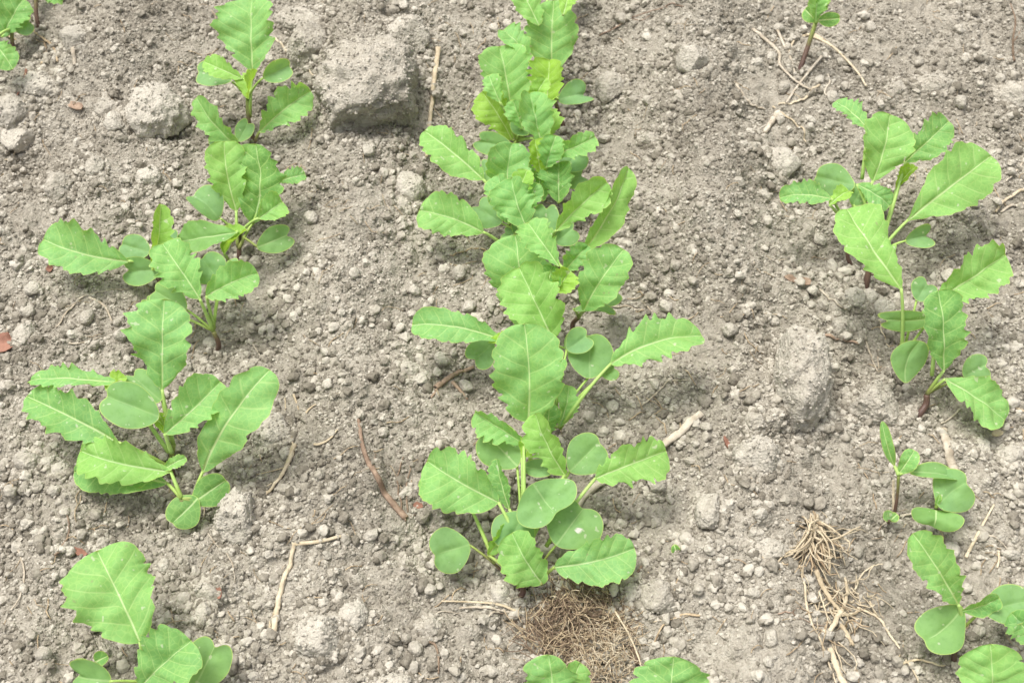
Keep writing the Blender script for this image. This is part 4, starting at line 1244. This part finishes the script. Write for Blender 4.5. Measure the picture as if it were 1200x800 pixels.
chip('reddish bark piece at the left edge', 6, 404, 26, 26, 20, M_RED, 2)
chip('curled tan bark flake left of the wedge-shaped clod', 90, 126, 26, 12, -30, M_BROWN, 3)
chip('small dark red chip between twig and front seedling', 490, 594, 14, 10, 10, M_RED, 4)
chip('small orange chip right of the bottom left leaf', 257, 696, 8, 16, 0, M_RED, 5)
chip('left brown chip below the flat leaf of the right row', 926, 328, 16, 10, -20, M_BROWN, 6)
chip('right brown chip below the flat leaf of the right row', 942, 331, 18, 11, -25, M_BROWN, 7)
chip('pale tan flake at the right edge under the drooping leaf', 1168, 509, 18, 10, 25, M_STRAW, 8)
chip('dark purple chip at the right rim of the root mat', 744, 770, 14, 22, 10, M_DARKROOT, 9)
chip('small red chip left of the far left leaf tip', 59, 316, 8, 10, 0, M_RED, 10)
chip('tan flake left of the dry root tangle', 917, 656, 8, 18, -10, M_STRAW, 11)
chip('reddish shred below the tall bright clod', 852, 522, 6, 24, 20, M_RED, 12)

def tangle(name, label, cx, cy, rx, ry, n, height, lens, rad, mats, seed, flow=None, wig=0.15):
    """matted roots: hundreds of short curved fibres heaped in one clump"""
    rr = random.Random(seed)
    groups = [([], []) for _ in mats]
    c0 = on_ground(cx, cy)
    for k in range(n):
        while True:
            a, b = rr.uniform(-1, 1), rr.uniform(-1, 1)
            if a * a + b * b < 1 and rr.random() > 0.5 * (a * a + b * b): break
        px, py = cx + a * rx, cy + b * ry
        hh = height * max(0.0, 1 - a * a - b * b) * rr.random() + 0.0006
        p = on_ground(px, py)
        p = np.array([p[0], p[1], p[2] + hh])
        L = rr.uniform(*lens)
        d = np.array([rr.gauss(0, 1), rr.gauss(0, 1), rr.gauss(0, 0.25)])
        if flow: d = d * 0.35 + np.array(flow)
        d /= np.linalg.norm(d)
        turn = np.array([rr.gauss(0, 1), rr.gauss(0, 1), rr.gauss(0, 0.4)]) * rr.uniform(0.2, 1.8)
        pts = []
        m = 7
        for i in range(m):
            pts.append(p.copy())
            p = p + d * L / (m - 1)
            d = d + turn / m + np.array([rr.gauss(0, wig), rr.gauss(0, wig), rr.gauss(0, wig / 2)])
            d /= np.linalg.norm(d)
            gz = float(ground_z(p[0], p[1])) + 0.0004
            if p[2] < gz: p[2] = gz
        r = rr.uniform(*rad)
        V, F, _ = tube_data([q - c0 for q in pts], [r * (1 - 0.07 * i) for i in range(m)], 4)
        gi = rr.choices(range(len(mats)), [x[1] for x in mats])[0]
        vs, fs = groups[gi]
        o = len(vs)
        vs.extend(V); fs.extend([tuple(i + o for i in f) for f in F])
    root = bpy.data.objects.new(name, None)
    root.empty_display_size = 0.01
    root.location = c0
    COL.objects.link(root)
    tag(root, label, 'roots')
    for (vs, fs), (mt, _) in zip(groups, mats):
        if vs:
            o = mesh_obj('root_fibres', vs, fs, mt, root)
            o['kind'] = 'stuff'
    return root
tangle('root_mat', 'brown fibrous root mat heaped below the front seedling at the bottom', 672, 736, 60, 56, 1250, 0.008,
       (0.005, 0.019), (0.00012, 0.00036), [(M_ROOT, 4), (M_DARKROOT, 6), (M_STRAW, 1)], 3)
tangle('root_mat', 'lighter straw-coloured root ball at the bottom edge over the root mat', 705, 762, 42, 46, 800, 0.014,
       (0.003, 0.010), (0.00011, 0.00030), [(M_STRAW, 4), (M_ROOT, 4)], 4)
tangle('root_tangle', 'upper tuft of dry straw-coloured roots on the soil left of the lower right seedlings', 953, 628, 14, 30, 80, 0.010,
       (0.012, 0.030), (0.00025, 0.0008), [(M_STRAW, 4), (M_ROOT, 2)], 5, flow=(0.1, -0.55, 0), wig=0.33)
tangle('root_tangle', 'lower branching tuft of dry roots under the upper tuft', 980, 712, 26, 40, 55, 0.006,
       (0.008, 0.022), (0.0002, 0.0006), [(M_STRAW, 4), (M_ROOT, 1)], 6, flow=(0.2, -0.4, 0), wig=0.3)
for i, (pts, wp, lab) in enumerate([
        ([(956, 668), (966, 690), (976, 706), (986, 716)], 8, 'thick pale root joining the two dry root tufts'),
        ([(986, 716), (992, 700), (992, 686), (990, 676)], 6, 'pale root branch rising right in the lower dry tuft'),
        ([(984, 716), (978, 730), (970, 742), (966, 738)], 8, 'hooked pale root end in the lower dry tuft'),
        ([(986, 718), (998, 720), (1008, 712)], 6, 'pale root running right to the slanting straw'),
        ([(986, 732), (994, 744), (1000, 756)], 7, 'pale root tail hanging below the lower dry tuft'),
        ([(960, 692), (966, 712), (972, 730)], 3, 'thin root left inside the lower dry tuft'),
        ([(1002, 690), (1008, 676), (1020, 664), (1034, 660)], 2.5, 'fine reddish root branching right above the lower dry tuft')]):
    strand('root', lab, 'root', pts, wp, M_STRAW, G, seed=300 + i, jag=0.6, lift=0.003)

# loose hair-fine fibres over the soil: too fine to tell apart
def fine_fibres():
    rr = random.Random(91)
    vs, fs = [], []
    for k in range(700):
        px, py = rr.uniform(-40, 1240), rr.uniform(-30, 840)
        p = on_ground(px, py)
        L = rr.uniform(0.004, 0.016)
        a = rr.uniform(0, 6.28); da = rr.gauss(0, 0.9)
        pts = []
        for i in range(6):
            pts.append(np.array([p[0], p[1], float(ground_z(p[0], p[1])) + 0.0011 + 0.0008 * math.sin(i * 1.2)]))
            p = p + np.array([math.cos(a), math.sin(a), 0]) * L / 5
            a += da / 5 + rr.gauss(0, 0.15)
        V, F, _ = tube_data(pts, [rr.uniform(0.00014, 0.00034)] * 6, 4)
        o = len(vs)
        vs.extend(V); fs.extend([tuple(i + o for i in f) for f in F])
    o = mesh_obj('plant_fibres', vs, fs, M_ROOT)
    tag(o, 'hair-fine dead root fibres strewn over the soil', None, kind='stuff')
fine_fibres()

build_crumbs()
